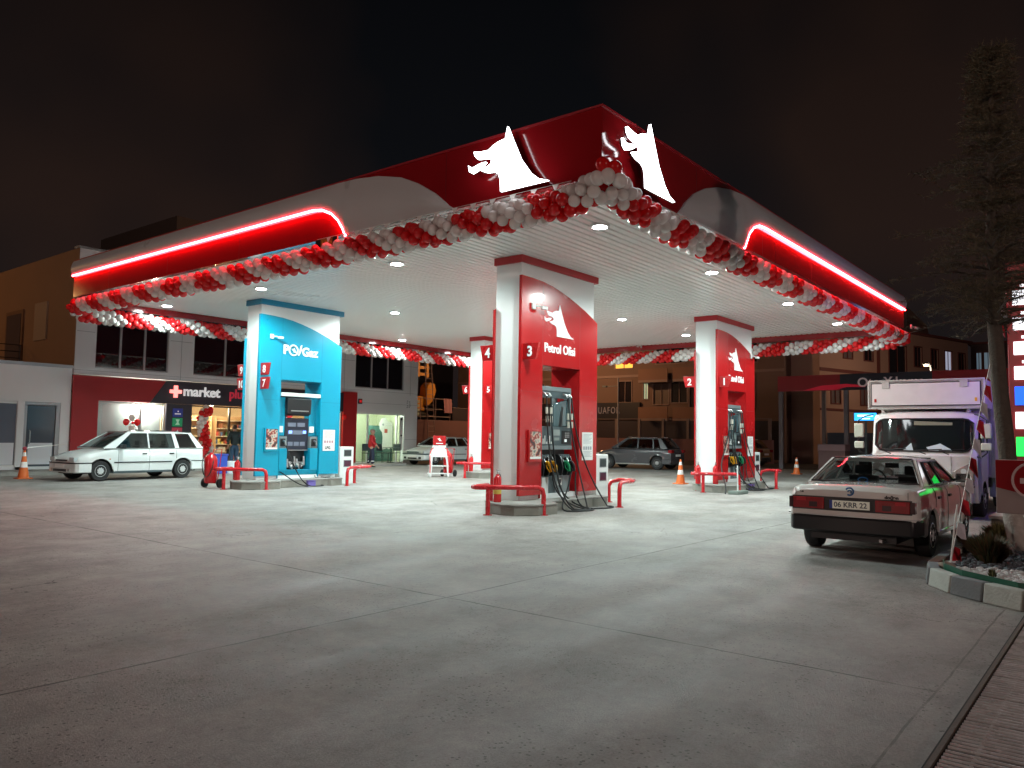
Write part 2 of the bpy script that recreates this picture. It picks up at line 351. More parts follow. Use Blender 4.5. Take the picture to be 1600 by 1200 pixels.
emblem('L', 7.80, 4.99, 1.50); emblem('R', 9.03, 4.985, 1.52)

# downlights
M_LAMP = mat('downlight_lens', (1, 1, 1), .4, emit=230, ecol=(.90, 1, .96))
ordn = ['first', 'second', 'third', 'fourth']; rown = ['the truck side row', 'the row behind column 3', 'the row before the blue column', 'the market side row']
for j, Y in enumerate((6.9, 11.8, 16.6, 21.15)):
    for i, X in enumerate((10.9, 15.3, 19.9, 24.1)):
        d = thing('downlight', 'round lit ceiling downlight, %s from the street end in %s' % (ordn[i], rown[j]), 'ceiling light', (X, Y, ZS), group='downlights in the canopy ceiling')
        MB().lathe([(.17, .0), (.17, -.02), (.145, -.035), (.12, -.03)], n=24).build('rim', M_WHITE, d, smooth=True)
        MB().lathe([(.118, -.026), (.10, -.036), (.05, -.042)], n=20).build('lens', M_LAMP, d, smooth=True)
        ld = bpy.data.lights.new('downlight_lamp', 'SPOT'); ld.spot_size = R(170); ld.spot_blend = .45; ld.shadow_soft_size = .14; ld.energy = 790; ld.color = (.81, 1, .965)
        lo = bpy.data.objects.new('downlight_lamp', ld); COL.objects.link(lo); lo.parent = d; lo.location = (0, 0, -.055)

# ------------------------------------------------------------------ pump columns
PANEL_L, PANEL_R = -.03, 2.67
def arch_pts():
    return [(-.03, 4.53), (.35, 4.545), (.7, 4.53), (.98, 4.49), (1.3, 4.42), (1.6, 4.33), (1.9, 4.245), (2.2, 4.15), (2.45, 4.07), (2.67, 3.99)]
ARCH = [(-.03, 4.545), (.3, 4.54), (.65, 4.52), (.98, 4.475), (1.3, 4.405), (1.6, 4.325), (1.9, 4.23), (2.2, 4.125), (2.45, 4.02), (2.67, 3.92)]
OX0, OX1, OZ1 = .67, 1.99, 2.86
def column(X, Y, main, cap, label, nums, blue=False):
    c = thing('pump_column', label, 'column', (X, Y, 0), group='pump columns under the canopy')
    s = bx((.04, OX0 - .005, .04, .67, .222, 4.81), (OX1 + .005, 2.62, .04, .67, .222, 4.81), (OX0 - .005, OX1 + .005, .04, .67, OZ1 + .005, 4.81))
    s.build('shaft', M_WHITE, c)
    bx((0, 2.75, 0, .71, 4.81, 4.954)).build('cap', cap, c, bevel=.004)
    for back in (0, 1):
        P = [(-.03, .30), (OX0, .30), (OX0, OZ1), (OX1, OZ1), (OX1, .30), (2.67, .30)] + list(reversed(ARCH))
        s = MB()
        if back: s.prism([(2.65 - a, z) for a, z in P], 'y', .671, .698)
        else: s.prism(P, 'y', -.025, .039)
        s.build('panel', main, c)
    sm_ = mat('blue_seam', (.0, .16, .26), .4) if blue else mat('red_seam', (.22, .005, .008), .4)
    g = MB(); g.box(1.985, 1.991, -.0265, -.025, OZ1, 4.15); g.box(.664, .670, -.0265, -.025, OZ1, 4.50); g.box(-.03, .67, -.0265, -.025, 2.30, 2.306); g.box(1.99, 2.67, -.0265, -.025, 2.30, 2.306)
    g.build('panel_seam', sm_, c)
    g = MB()
    for x_ in (.12, .55, 1.0, 1.5, 2.05, 2.45, 2.6):
        for z_ in (.42, 2.2, 2.42): 
            if x_ < .66 or x_ > 2.0: g.cyl((x_, -.0275, z_), (x_, -.025, z_), .009, 8)
    g.build('rivets', sm_, c)
    # lining of the through opening
    for nm, b in (('lining', (OX0 - .004, OX0 + .012, .0, .698, .222, OZ1)), ('lining', (OX1 - .012, OX1 + .004, .0, .698, .222, OZ1)), ('lining', (OX0 + .012, OX1 - .012, .0, .698, OZ1 - .012, OZ1 + .004))):
        bx(b).build(nm, main, c)
    if not blue:
        s = MB()
        for P in (WOLF, TONG): s.prism([(.70 + x * 1.03, 3.47 + z * 1.03) for x, z in P], 'y', -.026, -.045)
        s.build('wolf_head_emblem', M_WTEXT, c)
        text('lettering', 'Petrol Ofisi', .262, (.71, -.03, 3.125), FR, M_WTEXT, c, ext=.012, off=.003, sx=.87, space=1.02)
    else:
        text('lettering', 'P', .34, (.70, -.03, 3.56), FR, M_WTEXT, c, ext=.012, off=.014)
        s = MB(); s.tube([(1.02 + .135 * math.cos(t), -.04, 3.67 + .135 * math.sin(t)) for t in [2 * math.pi * k / 24 for k in range(24)]], .022, 6, closed=True)
        s.prism([(.94 + x * .2, 3.615 + z * .2) for x, z in WOLF], 'y', -.026, -.05); s.prism([(1.17, 3.54), (1.20, 3.54), (1.28, 3.70), (1.29, 3.84), (1.25, 3.82), (1.21, 3.66)], 'y', -.026, -.05)
        s.build('emblem', M_WTEXT, c)
        text('lettering', 'Gaz', .33, (1.30, -.03, 3.55), FR, M_WTEXT, c, ext=.012, off=.012)
    for n_, (side, zc) in nums:     # number flags sticking out of both faces
        sg = 1 if side == 'b' else -1; y0 = .698 if side == 'b' else -.025
        P = [(y0, zc - .155), (y0 + sg * .30, zc - .155), (y0 + sg * .37, zc + .155), (y0, zc + .155)]
        f = MB(); f.prism(P, 'x', .03, .09); fo = f.build('number_flag', M_REDCAP if blue else M_RED, c, bevel=.006)
        yy = y0 + sg * .165
        text('number', n_, .27, (.024, yy, zc - .095), FL, M_WTEXT, fo, ext=.003, off=.007, align='CENTER')
    # poster frame and notice
    pf = bx((.20, .62, -.07, -.026, .94, 1.56)).build('poster_frame', main, c, bevel=.006)
    M_POST = poster_mat(); bx((.235, .585, -.074, -.0705, 1.0, 1.53)).build('poster', M_POST, pf)
    bx((.235, .585, -.076, -.0745, 1.0, 1.045)).build('poster_strip', M_PAPER, pf)
    nt_ = bx((2.10, 2.51, -.034, -.026, .95, 1.54)).build('notice', M_PAPER, c)
    s = MB()
    for k in range(8): s.box(2.14, 2.47 - .05 * (k % 3), -.036, -.0342, 1.49 - k * .026, 1.498 - k * .026)
    for k in range(4): s.box(2.14 + k * .085, 2.20 + k * .085, -.036, -.0342, 1.17, 1.24)
    if not blue:
        for k in range(5): s.box(2.14, 2.47 - .06 * (k % 2), -.036, -.0342, 1.13 - k * .026, 1.138 - k * .026)
        s.build('notice_print', M_INKG, nt_)
    else:
        s.build('notice_print', mat('notice_red_print', (.5, .25, .3), .6), nt_); text('notice_lettering', 'LPG', .11, (2.17, -.036, 1.0), FR, M_INK, nt_, ext=.001, off=.004)
    return c
def poster_mat():
    if 'poster' in MATS: return MATS['poster']
    m = bpy.data.materials.new('poster'); m.use_nodes = True; n = m.node_tree; b = n.nodes['Principled BSDF']
    t = n.nodes.new('ShaderNodeTexCoord'); v = n.nodes.new('ShaderNodeTexNoise'); v.inputs['Scale'].default_value = 9; v.inputs['Detail'].default_value = 3; n.links.new(t.outputs['Object'], v.inputs['Vector'])
    r = n.nodes.new('ShaderNodeValToRGB'); n.links.new(v.outputs['Fac'], r.inputs[0]); e = r.color_ramp.elements
    e[0].position = .38; e[0].color = (.05, .03, .03, 1); e[1].position = .47; e[1].color = (.35, .04, .04, 1)
    for p_, c_ in ((.52, (.55, .35, .25, 1)), (.58, (.6, .55, .5, 1)), (.66, (.12, .16, .13, 1))): k = e.new(p_); k.color = c_
    n.links.new(r.outputs[0], b.inputs['Base Color']); b.inputs['Roughness'].default_value = .3; MATS['poster'] = m; return m
COLS = [(11.76, 9.20), (20.75, 9.20), (20.75, 17.87), (11.76, 17.87)]
column(*COLS[0], M_RED, M_REDCAP, 'red and white pump column with numbers 3 and 4, nearest in the photo', [('3', ('f', 3.06)), ('4', ('b', 3.08))])
column(*COLS[1], M_RED, M_REDCAP, 'red and white pump column with numbers 1 and 2, towards the truck', [('1', ('f', 3.06)), ('2', ('b', 3.08))])
column(*COLS[2], M_RED, M_REDCAP, 'red and white pump column with numbers 5 and 6, farthest back beside the white saloon', [('5', ('f', 3.06)), ('6', ('b', 3.08))])
column(*COLS[3], M_BLUE, M_BLUECAP, 'sky blue gas pump column with numbers 7 to 10 in front of the market', [('8', ('f', 3.09)), ('7', ('f', 2.72)), ('9', ('b', 3.09)), ('10', ('b', 2.72))], blue=True)

# islands, rails, cabinets
isl_names = ['under the nearest red column', 'under the red column towards the truck', 'under the farthest red column', 'under the blue column']
def island(X, Y, i):
    P = [(-.62, .12), (-.71, -.14), (-.64, -.40), (-.28, -.68), (.28, -.70), (.46, -.46), (.52, -.34), (2.05, -.34), (2.12, -.42), (2.5, -.42), (2.62, -.2), (2.66, .2), (2.62, .76), (.0, .76), (-.28, .60), (-.5, .34)]
    c = thing('pump_island', 'raised concrete pump island %s' % isl_names[i], 'kerb', (X, Y, 0), group='concrete islands under the pump columns')
    MB().prism(P, 'z', 0, .165).build('kerb', mat('island_side', (.26, .25, .22), .7, noise=.45, nscale=4, bump=.4), c, bevel=.01)
    MB().prism([((x - 1) * 1.008 + 1, (y - .1) * 1.015 + .1) for x, y in P], 'z', .166, .205).build('top_slab', M_KERB, c, bevel=.012)
    bx((.05, 2.6, .05, .66, .206, .299)).build('plinth', M_WHITE, c)
def arcpts(cx, cy, r, a0, a1, z, n=6): return [(cx + r * math.cos(R(a0 + (a1 - a0) * k / n)), cy + r * math.sin(R(a0 + (a1 - a0) * k / n)), z) for k in range(n + 1)]
def rail(X, Y, end, lab):
    c = thing('guard_rail', lab, 'guard rail', (X, Y, 0), group='red pipe guard rails around the pump islands')
    r = .045; H = .5
    if end == 'L':
        path = [(-.12, -.67, .0), (-.12, -.67, H - .14), (-.14, -.655, H - .04), (-.20, -.60, H), (-.55, -.27, H), (-.88, .04, H), (-.97, .14, H), (-1.0, .22, H), (-.97, .30, H), (-.88, .35, H), (-.70, .38, H), (-.42, .42, H), (-.35, .43, H - .04), (-.32, .43, H - .14), (-.32, .43, 0)]
        extra = [(-.87, .03)]
    else:
        path = [(2.38, -.78, 0), (2.38, -.78, H - .14), (2.41, -.775, H - .04), (2.5, -.75, H), (3.2, -.62, H), (3.42, -.52, H), (3.52, -.35, H), (3.45, -.12, H), (3.38, .02, H - .04), (3.36, .08, H - .14), (3.36, .08, 0)]
        extra = []
    s = MB(); s.tube(path, r, 12); s.build('bent_pipe', M_RAIL, c, smooth=True, ang=60)
    for a in extra:
        MB().cyl((a[0], a[1], 0), (a[0], a[1], H - .02), r * .95, 12).build('post', M_RAIL, c, smooth=True)
    s = MB()
    for a in [path[0], path[-1]] + extra: s.cyl((a[0], a[1], 0), (a[0], a[1], .012), .085, 14)
    s.build('foot_flange', M_RAIL, c, smooth=True)
rl = ['at the %s end of the island %s' % (e, n_) for n_ in ('of the nearest column', 'of the column numbered 1', 'of the farthest column', 'of the blue column') for e in ('street', 'far')]
rl = [q.replace('island of', 'island under') for q in rl]
for i, (X, Y) in enumerate(COLS):
    island(X, Y, i)
    rail(X, Y, 'L', 'red pipe guard rail ' + rl[2 * i]); 
    if i != 2: rail(X, Y, 'R', 'red pipe guard rail ' + rl[2 * i + 1])
    if i == 2: continue
    c = thing('service_cabinet', 'slim white cabinet with two dark windows beside the %s' % ['nearest red column', 'red column towards the truck', 'x', 'blue column'][i], 'cabinet', (X + 2.78, Y + .05, 0), group='white service cabinets at the pump islands')
    bx((0, .5, 0, .42, .0, 1.06)).build('body', M_WHT, c, bevel=.008)
    bx((.16, .40, -.008, -.0005, .80, .96)).build('window', mat('cab_window', (.05, .06, .06), .15), c); bx((.16, .40, -.008, -.0005, .50, .66)).build('window', mat('cab_window2', (.08, .03, .05), .15), c)
    s = MB(); s.box(.14, .42, -.004, .0, .78, .98); s.box(.14, .42, -.004, 0, .48, .68); s.build('window_frame', M_MGREY, c)
    text('lettering', 'SELF', .035, (.2, -.002, 1.0), FR, M_INKG, c, ext=.001) if False else None

# ------------------------------------------------------------------ fuel dispensers
def bez(a, b, c, d, n=14):
    a, b, c, d = map(Vector, (a, b, c, d)); o = []
    for i in range(n + 1):
        t = i / n; o.append(a * (1 - t) ** 3 + b * 3 * t * (1 - t) ** 2 + c * 3 * t * t * (1 - t) + d * t ** 3)
    return o
def nozzle(c, x, y, z, m, flip=1):
    g = MB(); g.tube([(x, y, z + .06), (x + .01, y - .05, z + .05), (x + .03, y - .09, z - .02), (x + .04, y - .10, z - .13)], [.028, .036, .032, .022], 8)
    g.tube([(x, y, z + .05), (x + .01, y - .02, z - .06), (x + .04, y - .08, z - .14)], .012, 6)
    o = g.build('nozzle', m, c, smooth=True)
    MB().tube([(x, y + .02, z + .06), (x, y + .05, z + .12), (x, y + .02, z + .17)], .012, 6).build('spout', M_STEEL, o, smooth=True)
def dispenser(X, Y, lab, far=False):
    c = thing('fuel_dispenser', lab, 'fuel pump', (X, Y, 0), group='petrol dispensers in the red columns')
    x0, x1, y0, y1 = .70, 1.82, .02, .62
    # lower cabinet
    bx((x0, x1, y0 + .06, y1 - .06, .206, .235)).build('base', M_BLACK, c)
    bx((x0, x1, y0 + .07, y1 - .07, .236, .70)).build('lower_cabinet', M_DGREY, c, bevel=.006)
    s = bx((x0 + .12, x0 + .34, y0 + .05, y0 + .069, .26, .62)); s.build('white_cover', M_WHT, c)
    s = bx((x0 + .58, x0 + 1.05, y0 + .05, y0 + .069, .30, .66)); k = s.build('door', M_MGREY, c, bevel=.005)
    bx((x0 + .66, x0 + .80, y0 + .044, y0 + .0495, .45, .60)).build('sticker', M_PAPER, k); bx((x0 + .69, x0 + .77, y0 + .041, y0 + .0435, .49, .57)).build('sticker_print', M_INK, k)
    # nozzle bay
    bx((x0 + .02, x1 - .02, y0 + .2, y1 - .2, .70, 1.17)).build('nozzle_bay', M_BLACK, c)
    for xx, cols in ((x0 + .02, (M_YEL, M_YEL)), (x0 + .66, (M_GRN, M_BLACK))):
        P = [(y0 + .2, .62), (y0 - .04, .66), (y0 - .08, .8), (y0 - .02, 1.02), (y0 + .04, 1.08), (y0 + .2, 1.08)]
        for q in (0, 1):
            h = MB(); h.prism(P, 'x', xx + q * .19, xx + q * .19 + .03); h.build('holster', M_BLACK, c, bevel=.004)
        h = MB(); h.prism([(a, z) for a, z in P], 'x', xx + .35, xx + .38); h.build('holster', M_BLACK, c, bevel=.004)
        bx((xx + .03, xx + .35, y0 - .0, y0 + .2, 1.0, 1.075)).build('holster_hood', M_DGREY, c, bevel=.004)
        for q, mm in enumerate(cols): nozzle(c, xx + .11 + q * .18, y0 - .04, .87, mm)
    # display cabinet
    bx((x0, x1, y0 + .02, y1 - .02, 1.175, 1.255)).build('ledge', M_MGREY, c, bevel=.004)
    bx((x0, x1, y0 + .03, y1 - .03, 1.256, 1.64)).build('display_cabinet', M_DGREY, c, bevel=.006)
    d = bx((x0 + .46, x0 + .68, y0 + .018, y0 + .029, 1.46, 1.58)).build('price_display', mat('lcd', (.22, .26, .25), .2, emit=.05), c)
    bx((x0 + .48, x0 + .66, y0 + .018, y0 + .029, 1.36, 1.42)).build('price_display', MATS['lcd'], c)
    k = bx((x0 + .76, x0 + 1.08, y0 + .018, y0 + .029, 1.29, 1.56)).build('control_panel', M_BLACK, c, bevel=.004)
    s = MB()
    for i in range(3):
        for j in range(3): s.box(x0 + .86 + i * .055, x0 + .90 + i * .055, y0 + .012, y0 + .0175, 1.42 + j * .04, 1.445 + j * .04)
    s.build('keypad', M_STEEL, k); bx((x0 + .84, x0 + .92, y0 + .012, y0 + .0175, 1.33, 1.39)).build('card_reader', mat('bright_label', (.8, .85, .85), .4, emit=.3), k)
    s = MB()
    for i in range(7): s.box(x0 + .05 + i * .055, x0 + .075 + i * .055, y0 + .024, y0 + .0295, 1.29, 1.335 + .06 * (i % 3))
    s.build('grade_labels', M_PAPER, c)
    # hose mast
    s = bx((x0, x0 + .045, y0 + .05, y0 + .2, 1.641, 2.45), (x1 - .045, x1, y0 + .05, y0 + .2, 1.641, 2.45), (x0 + .045, x1 - .045, y0 + .05, y0 + .2, 2.36, 2.45), (x0, x0 + .045, y1 - .2, y1 - .05, 1.641, 2.45), (x1 - .045, x1, y1 - .2, y1 - .05, 1.641, 2.45), (x0 + .045, x1 - .045, y1 - .2, y1 - .05, 2.36, 2.45), (x0, x0 + .045, y0 + .2, y1 - .2, 2.36, 2.45), (x1 - .045, x1, y0 + .2, y1 - .2, 2.36, 2.45))
    s.build('hose_mast', M_MGREY, c, bevel=.005)
    bx((x0 + .045, x1 - .045, y0 + .06, y0 + .09, 2.22, 2.36)).build('mast_panel', M_DGREY, c)
    g = MB(); g.prism([(x0 + .56, 1.641), (x0 + .56, 2.0), (x0 + .62, 2.12), (x0 + .80, 2.16), (x1 - .046, 2.219), (x1 - .046, 1.641)], 'y', y0 + .10, y0 + .16); g.build('side_cover', mat('teal_cover', (.05, .10, .115), .15, coat=.5), c, bevel=.02)
    g = MB(); g.prism([(x0 + .74, 1.642), (x0 + .84, 2.05), (x0 + .90, 2.05), (x0 + .86, 1.642)], 'y', y0 + .094, y0 + .099); g.build('cover_ridge', M_BLACK, c)
    for q, hx in enumerate((x0 + .10, x0 + .25, x0 + .85, x0 + .98)):
        g = MB(); g.tube([(hx - .03, y0 + .05, 2.31), (hx - .01, y0 - .02, 2.30), (hx + .01, y0 - .05, 2.24)], .022, 8); g.build('swivel', M_STEEL, c, smooth=True)
        zb_ = 2.02 - (.1 if q > 1 else 0)
        g = MB()
        for kq in range(2): g.cyl((hx + .02 + .01 * kq, y0 - .05, zb_ - .17 * kq), (hx + .022 + .01 * kq, y0 - .05, zb_ - .13 - .17 * kq), .027, 8)
        g.build('coupling', mat('coupling_beige', (.6, .58, .5), .4), c, smooth=True)
    hs = []
    h = (x0 + .10, x0 + .25, x0 + .85, x0 + .98)
    tg = [(.45, -.72), (.8, -.80), (1.35, -.82), (2.15, -.78)]
    nz_ = [(x0 + .17, .71), (x0 + .35, .71), (x0 + .81, .71), (x0 + .99, .71)]
    for q in range(4):
        a = (h[q] + .01, y0 - .05, 2.24); g1 = (tg[q][0] , tg[q][1] + .1, .03)
        if q < 2: p = bez(a, (h[q] + .04, y0 - .06, 1.3), (h[q] - .02, y0 - .2, .25), (h[q] + .05, -.66 + .06 * q, .03), 16) + bez((h[q] + .05, -.66 + .06 * q, .03), (h[q] + .12, -.85, .02), (h[q] + .42, -.8, .02), (h[q] + .50, -.62, .03), 8)[1:] + bez((h[q] + .50, -.62, .03), (h[q] + .45, -.4, .05), (nz_[q][0] + .02, y0 - .12, .25), (nz_[q][0] + .04, y0 - .15, .72), 10)[1:]
        else: p = bez(a, (h[q] + .1, y0 - .1, 1.2), (h[q] + .25 + .2 * (q - 2), y0 - .25, .55), (tg[q][0], tg[q][1] + .15, .03), 16) + bez((tg[q][0], tg[q][1] + .15, .03), (tg[q][0] + .2, tg[q][1] - .1, .02), (tg[q][0] - .5, tg[q][1] - .12, .02), (tg[q][0] - .75, tg[q][1] + .12, .03), 10)[1:] + bez((tg[q][0] - .75, tg[q][1] + .12, .03), (tg[q][0] - .9, tg[q][1] + .3, .05), (nz_[q][0] + .02, y0 - .12, .25), (nz_[q][0] + .04, y0 - .15, .72), 10)[1:]
        g = MB(); g.tube(p, .016, 7); g.build('hose', M_RUB, c, smooth=True)
    if far:       # one hose lies pulled out to the left of the column
        p = bez((x0 + .1, y0 - .06, 2.2), (x0 - .05, -.1, 1.5), (x0 - .5, -.12, 1.25), (-.15, -.18, .75), 12) + bez((-.15, -.18, .75), (-.45, -.3, .45), (-.7, -.6, .2), (-1.1, -.7, .02), 8)[1:]
        g = MB(); g.tube(p, .018, 7); g.build('hose', M_RUB, c, smooth=True)
dispenser(*COLS[0], 'grey petrol dispenser with yellow and green nozzles inside the nearest red column')
dispenser(*COLS[1], 'grey petrol dispenser in the column numbered 1 with a hose trailing left', far=True)
# LPG dispenser
X, Y = COLS[3]
c = thing('gas_dispenser', 'blue gas dispenser with open valve box inside the blue column', 'fuel pump', (X, Y, 0))
bx((.72, 1.93, .1, .6, .206, .26)).build('base', M_BLACK, c)
g = MB(); g.prism([(.0, .44), (.06, .30), (.6, .30), (.6, .44)], 'x', .70, 1.96); g.build('kick_panel', M_BLUE, c, bevel=.01)
for a, b_ in ((.70, .95), (1.70, 1.96)):
    bx((a, b_, .0, .6, .441, 1.02)).build('side_cabinet', M_BLUE, c, bevel=.01); q = bx((a, b_, .03, .6, 1.021, 1.34)).build('nozzle_bay', M_MGREY, c, bevel=.008)
    bx((a + .05, b_ - .06, .01, .029, 1.08, 1.28)).build('nozzle_recess', M_BLACK, q); MB().tube([(a + .12, .0, 1.22), (a + .13, -.06, 1.2), (a + .15, -.08, 1.1)], [.03, .035, .02], 8).build('nozzle', M_STEEL, q, smooth=True)
    bx((a + .02, b_ - .1, .08, .12, 1.45, 1.62)).build('label', M_PAPER, c)
bx((.74, .93, .13, .16, 1.36, 2.39)).build('rear_panel', M_BLUE, c); bx((1.72, 1.93, .13, .16, 1.36, 2.39)).build('rear_panel', M_BLUE, c)
bx((.95, 1.70, .12, .55, .98, 1.84)).build('display_cabinet', mat('navy_black', (.02, .024, .042), .3), c, bevel=.006)
bx((.97, 1.68, .25, .5, .441, .979)).build('valve_box', M_BLACK, c)
s = MB(); s.box(.951, 1.699, .10, .119, .955, .98)
for k in range(9): s.cyl((1.02 + .075 * k, .17, .45 + .05 * (k % 3)), (1.02 + .075 * k, .19, .80 - .07 * (k % 4)), .018 + .008 * (k % 3), 8)
s.box(1.1, 1.6, .15, .18, .62, .65); s.ball((1.4, .17, .56), .06); s.ball((1.2, .17, .52), .05); s.ball((1.58, .17, .58), .045); s.build('valves', M_STEEL, c, smooth=True)
for z, n_ in ((1.66, 2), (1.45, 1), (1.14, 3)):
    for k in range(n_): bx((1.03 + k * (.6 / n_), 1.03 + (k + .82) * (.6 / n_), .108, .1195, z - .055, z + .055)).build('display', mat('blue_grey_lcd', (.16, .18, .24), .2, emit=.05), c)
for a in (1.06, 1.52): bx((a, a + .1, .102, .1075, 1.42, 1.50)).build('button', mat('lit_blue', (.2, .35, 1), .3, emit=1.5), c)
g = MB(); g.prism([(.12, 1.90), (.02, 1.96), (.0, 2.36), (.12, 2.41)], 'x', .93, 1.70); g.build('display_hood', M_BLACK, c, bevel=.012)
bx((1.03, 1.6, -.012, -.001, 2.02, 2.05)).build('hood_strip', M_STEEL, c); bx((.96, 1.12, .05, .11, 1.845, 1.90)).build('stop_button', M_RED, c)
bx((.70, 1.985, -.02, .05, 2.42, 2.52)).build('light_bar', M_WHT, c, bevel=.006)
g = MB(); g.tube(bez((.84, -.06, 1.12), (.95, -.2, .8), (1.0, -.45, .1), (1.3, -.62, .03)) + bez((1.3, -.62, .03), (1.5, -.7, .02), (1.9, -.6, .03), (1.75, -.45, .03))[1:], .014, 7); g.build('hose', M_RUB, c, smooth=True)
g = MB(); g.tube(bez((.74, -.0, .4), (.78, -.3, .3), (.9, -.6, .03), (1.3, -.5, .03)), .014, 7); g.build('hose', M_RUB, c, smooth=True)
g = MB(); g.tube([(1.86, -.02, .28), (1.9, -.05, .22), (1.93, -.08, .21)], .03, 8); g.build('hose_fitting', M_STEEL, c, smooth=True)
bx((2.1, 2.3, -.15, .02, .206, .235)).build('drip_tray', M_BLACK, c)
# purple boxes beside the kerbs
for (X, Y), lb in ((COLS[3], 'small violet box by the kerb of the blue column'), (COLS[1], 'small violet box by the kerb of the column numbered 1')):
    c = thing('plastic_box', lb, 'box', (X + 1.35, Y - .44, 0)); bx((0, .24, 0, .09, 0, .14)).build('tub', mat('violet_plastic', (.16, .12, .42), .4), c, bevel=.01); bx((-.01, .25, -.01, .095, .141, .16)).build('lid', mat('violet_plastic2', (.12, .08, .34), .4), c, bevel=.005)

# security cameras on columns
def sec_cam(loc, rz, lab, m=M_WHT, length=.2):
    c = thing('security_camera', lab, 'security camera', loc, rz, group='white security cameras'); c.scale = (.72, .8, .8)
    bx((-.07, .07, -.05, .0, -.08, .08)).build('mount_box', m, c, bevel=.01)
    MB().tube([(0.05, -.03, 0), (.12, -.10, .0), (.17, -.13, -.0)], .018, 8).build('arm', m, c, smooth=True)
    g = MB(); g.obox((.28, -.16, -.03), length / 2, .04, .038, R(-12)); b = g.build('housing', m, c, bevel=.012)
    MB().cyl((.28 + length / 2 * .98, -.18, -.03), (.28 + length / 2 * 1.02 + .005, -.182, -.03), .026, 12).build('lens', M_BLACK, b)
sec_cam((11.76 + .32, 9.17, 3.98), 0, 'white security camera left of the wolf emblem on the nearest red column')
sec_cam((11.76 + .32, 17.84, 3.98), 0, 'white security camera left of the lettering on the blue column')
sec_cam((20.75 + 2.35, 9.17, 3.98), 0, 'white security camera at the right edge of the column numbered 1')
sec_cam((26.25, 5.35, 4.98), 0, 'security camera glowing red at the far right corner of the canopy', M_WHT, .3)
sec_cam((26.1, 14.6, 4.93), R(200), 'tiny white security camera under the far canopy edge')

# ------------------------------------------------------------------ balloon garlands
def balloon_mesh(nm, m, seed):
    s = MB(); n, mm = 14, 10; v = []; fs = []
    for j in range(mm + 1):
        p = math.pi * j / mm; rr = .100 * math.sin(p) * (1 - .10 * math.cos(p) * -1 * (1 if math.cos(p) < 0 else .3)); z = .112 * math.cos(p)
        for k in range(n): t = 2 * math.pi * k / n; v.append((rr * math.cos(t), rr * math.sin(t), z))
    for j in range(mm):
        for k in range(n): fs.append((j * n + k, (j + 1) * n + k, (j + 1) * n + (k + 1) % n, j * n + (k + 1) % n))
    s.add(v, fs); s.cyl((0, 0, -.108), (0, 0, -.122), .006, 6, .012)
    o = s.build(nm, m, None, smooth=True, ang=80); me = o.data; bpy.data.objects.remove(o); return me
BME = [balloon_mesh('balloon', M_BRED, 1), balloon_mesh('balloon', M_BWHT, 2)]
def garland(path, lab, group, period=1.28, Rg=.142, sc_=.92, spacing=.155, phase=0, nper=5, hand=1, keep=100, ties=True, jit=1):
    path = [Vector(p) for p in path]
    c = thing('balloon_garland', lab, 'balloon garland', tuple(path[0]), group=group)
    org = path[0]; seg = [(path[i + 1] - path[i]).length for i in range(len(path) - 1)]; L_ = sum(seg)
    items = []; i = 0; sN = 0
    gr = random.Random(int(L_ * 100))
    while sN < L_:
        a = sN; q = 0
        while q < len(seg) - 1 and a > seg[q]: a -= seg[q]; q += 1
        d = (path[q + 1] - path[q]).normalized(); p0 = path[q] + d * a
        upv = Vector((0, 0, 1)) if abs(d.z) < .8 else Vector((1, 0, 0)); x = d.cross(upv).normalized(); y = x.cross(d).normalized()
        for k in range(nper):
            th = 2 * math.pi * (k + .5 * (i % 2)) / nper + gr.uniform(-.05, .05) * jit
            dirv = x * math.cos(th) + y * math.sin(th)
            pos = p0 + dirv * Rg * gr.uniform(.96, 1.04) + d * gr.uniform(-.01, .01) * jit
            ph = (sN / period + hand * th / (2 * math.pi) + phase) % 1
            items.append((pos - org, dirv, 0 if ph < .5 else 1, sc_ * gr.uniform(.92, 1.03)))
        sN += spacing; i += 1
    cw = Vector((0, 0, CAMH))
    # the ones that face the camera and are nearest stay single balloons
    def rank(it):
        wp = it[0] + org; v = (cw - wp); return v.length - 2.2 * it[1].dot(v.normalized())
    items.sort(key=rank)
    mats_ = [M_BRED, M_BWHT]; merged = MB()
    def xf(it):
        pos, dv, col, s_ = it; q = dv.to_track_quat('Z', 'Y'); return Matrix.Translation(pos) @ q.to_matrix().to_4x4() @ Matrix.Scale(s_, 4)
    for k, it in enumerate(items):
        M = xf(it)
        if k < keep:
            o = bpy.data.objects.new('balloon', BME[it[2]]); COL.objects.link(o); o.parent = c; o.matrix_local = M
        else:
            merged.cur = it[2]; me = BME[it[2]]
            merged.add([M @ v.co for v in me.vertices], [tuple(p.vertices) for p in me.polygons])
    if merged.v:
        o = merged.build('balloons', mats_, c, smooth=True, ang=80); o['kind'] = 'stuff'
    return c
zg = 4.655
garland([(8.80, 5.62, 4.80), (8.80, 6.1, 4.68), (8.80, 7.5, zg), (8.80, 14, zg - .03), (8.80, 21.9, zg)], 'red and white balloon garland hanging along the left canopy edge nearest the market car', 'balloon garlands round the canopy', hand=1, phase=.15)
garland([(8.95, 5.50, 4.86), (9.5, 5.50, 4.72), (10.5, 5.52, zg - .02), (18, 5.50, zg - .07), (24, 5.50, zg - .1), (26.2, 5.55, zg - .04)], 'red and white balloon garland hanging along the right canopy edge towards the truck', 'balloon garlands round the canopy', hand=-1, phase=.55, period=1.25)
garland([(9.0, 22.0, 4.53), (18, 22.0, 4.51), (26.2, 22.0, 4.53)], 'red and white balloon garland under the far canopy edge in front of the market', 'balloon garlands round the canopy', hand=1, phase=.3, period=1.35)
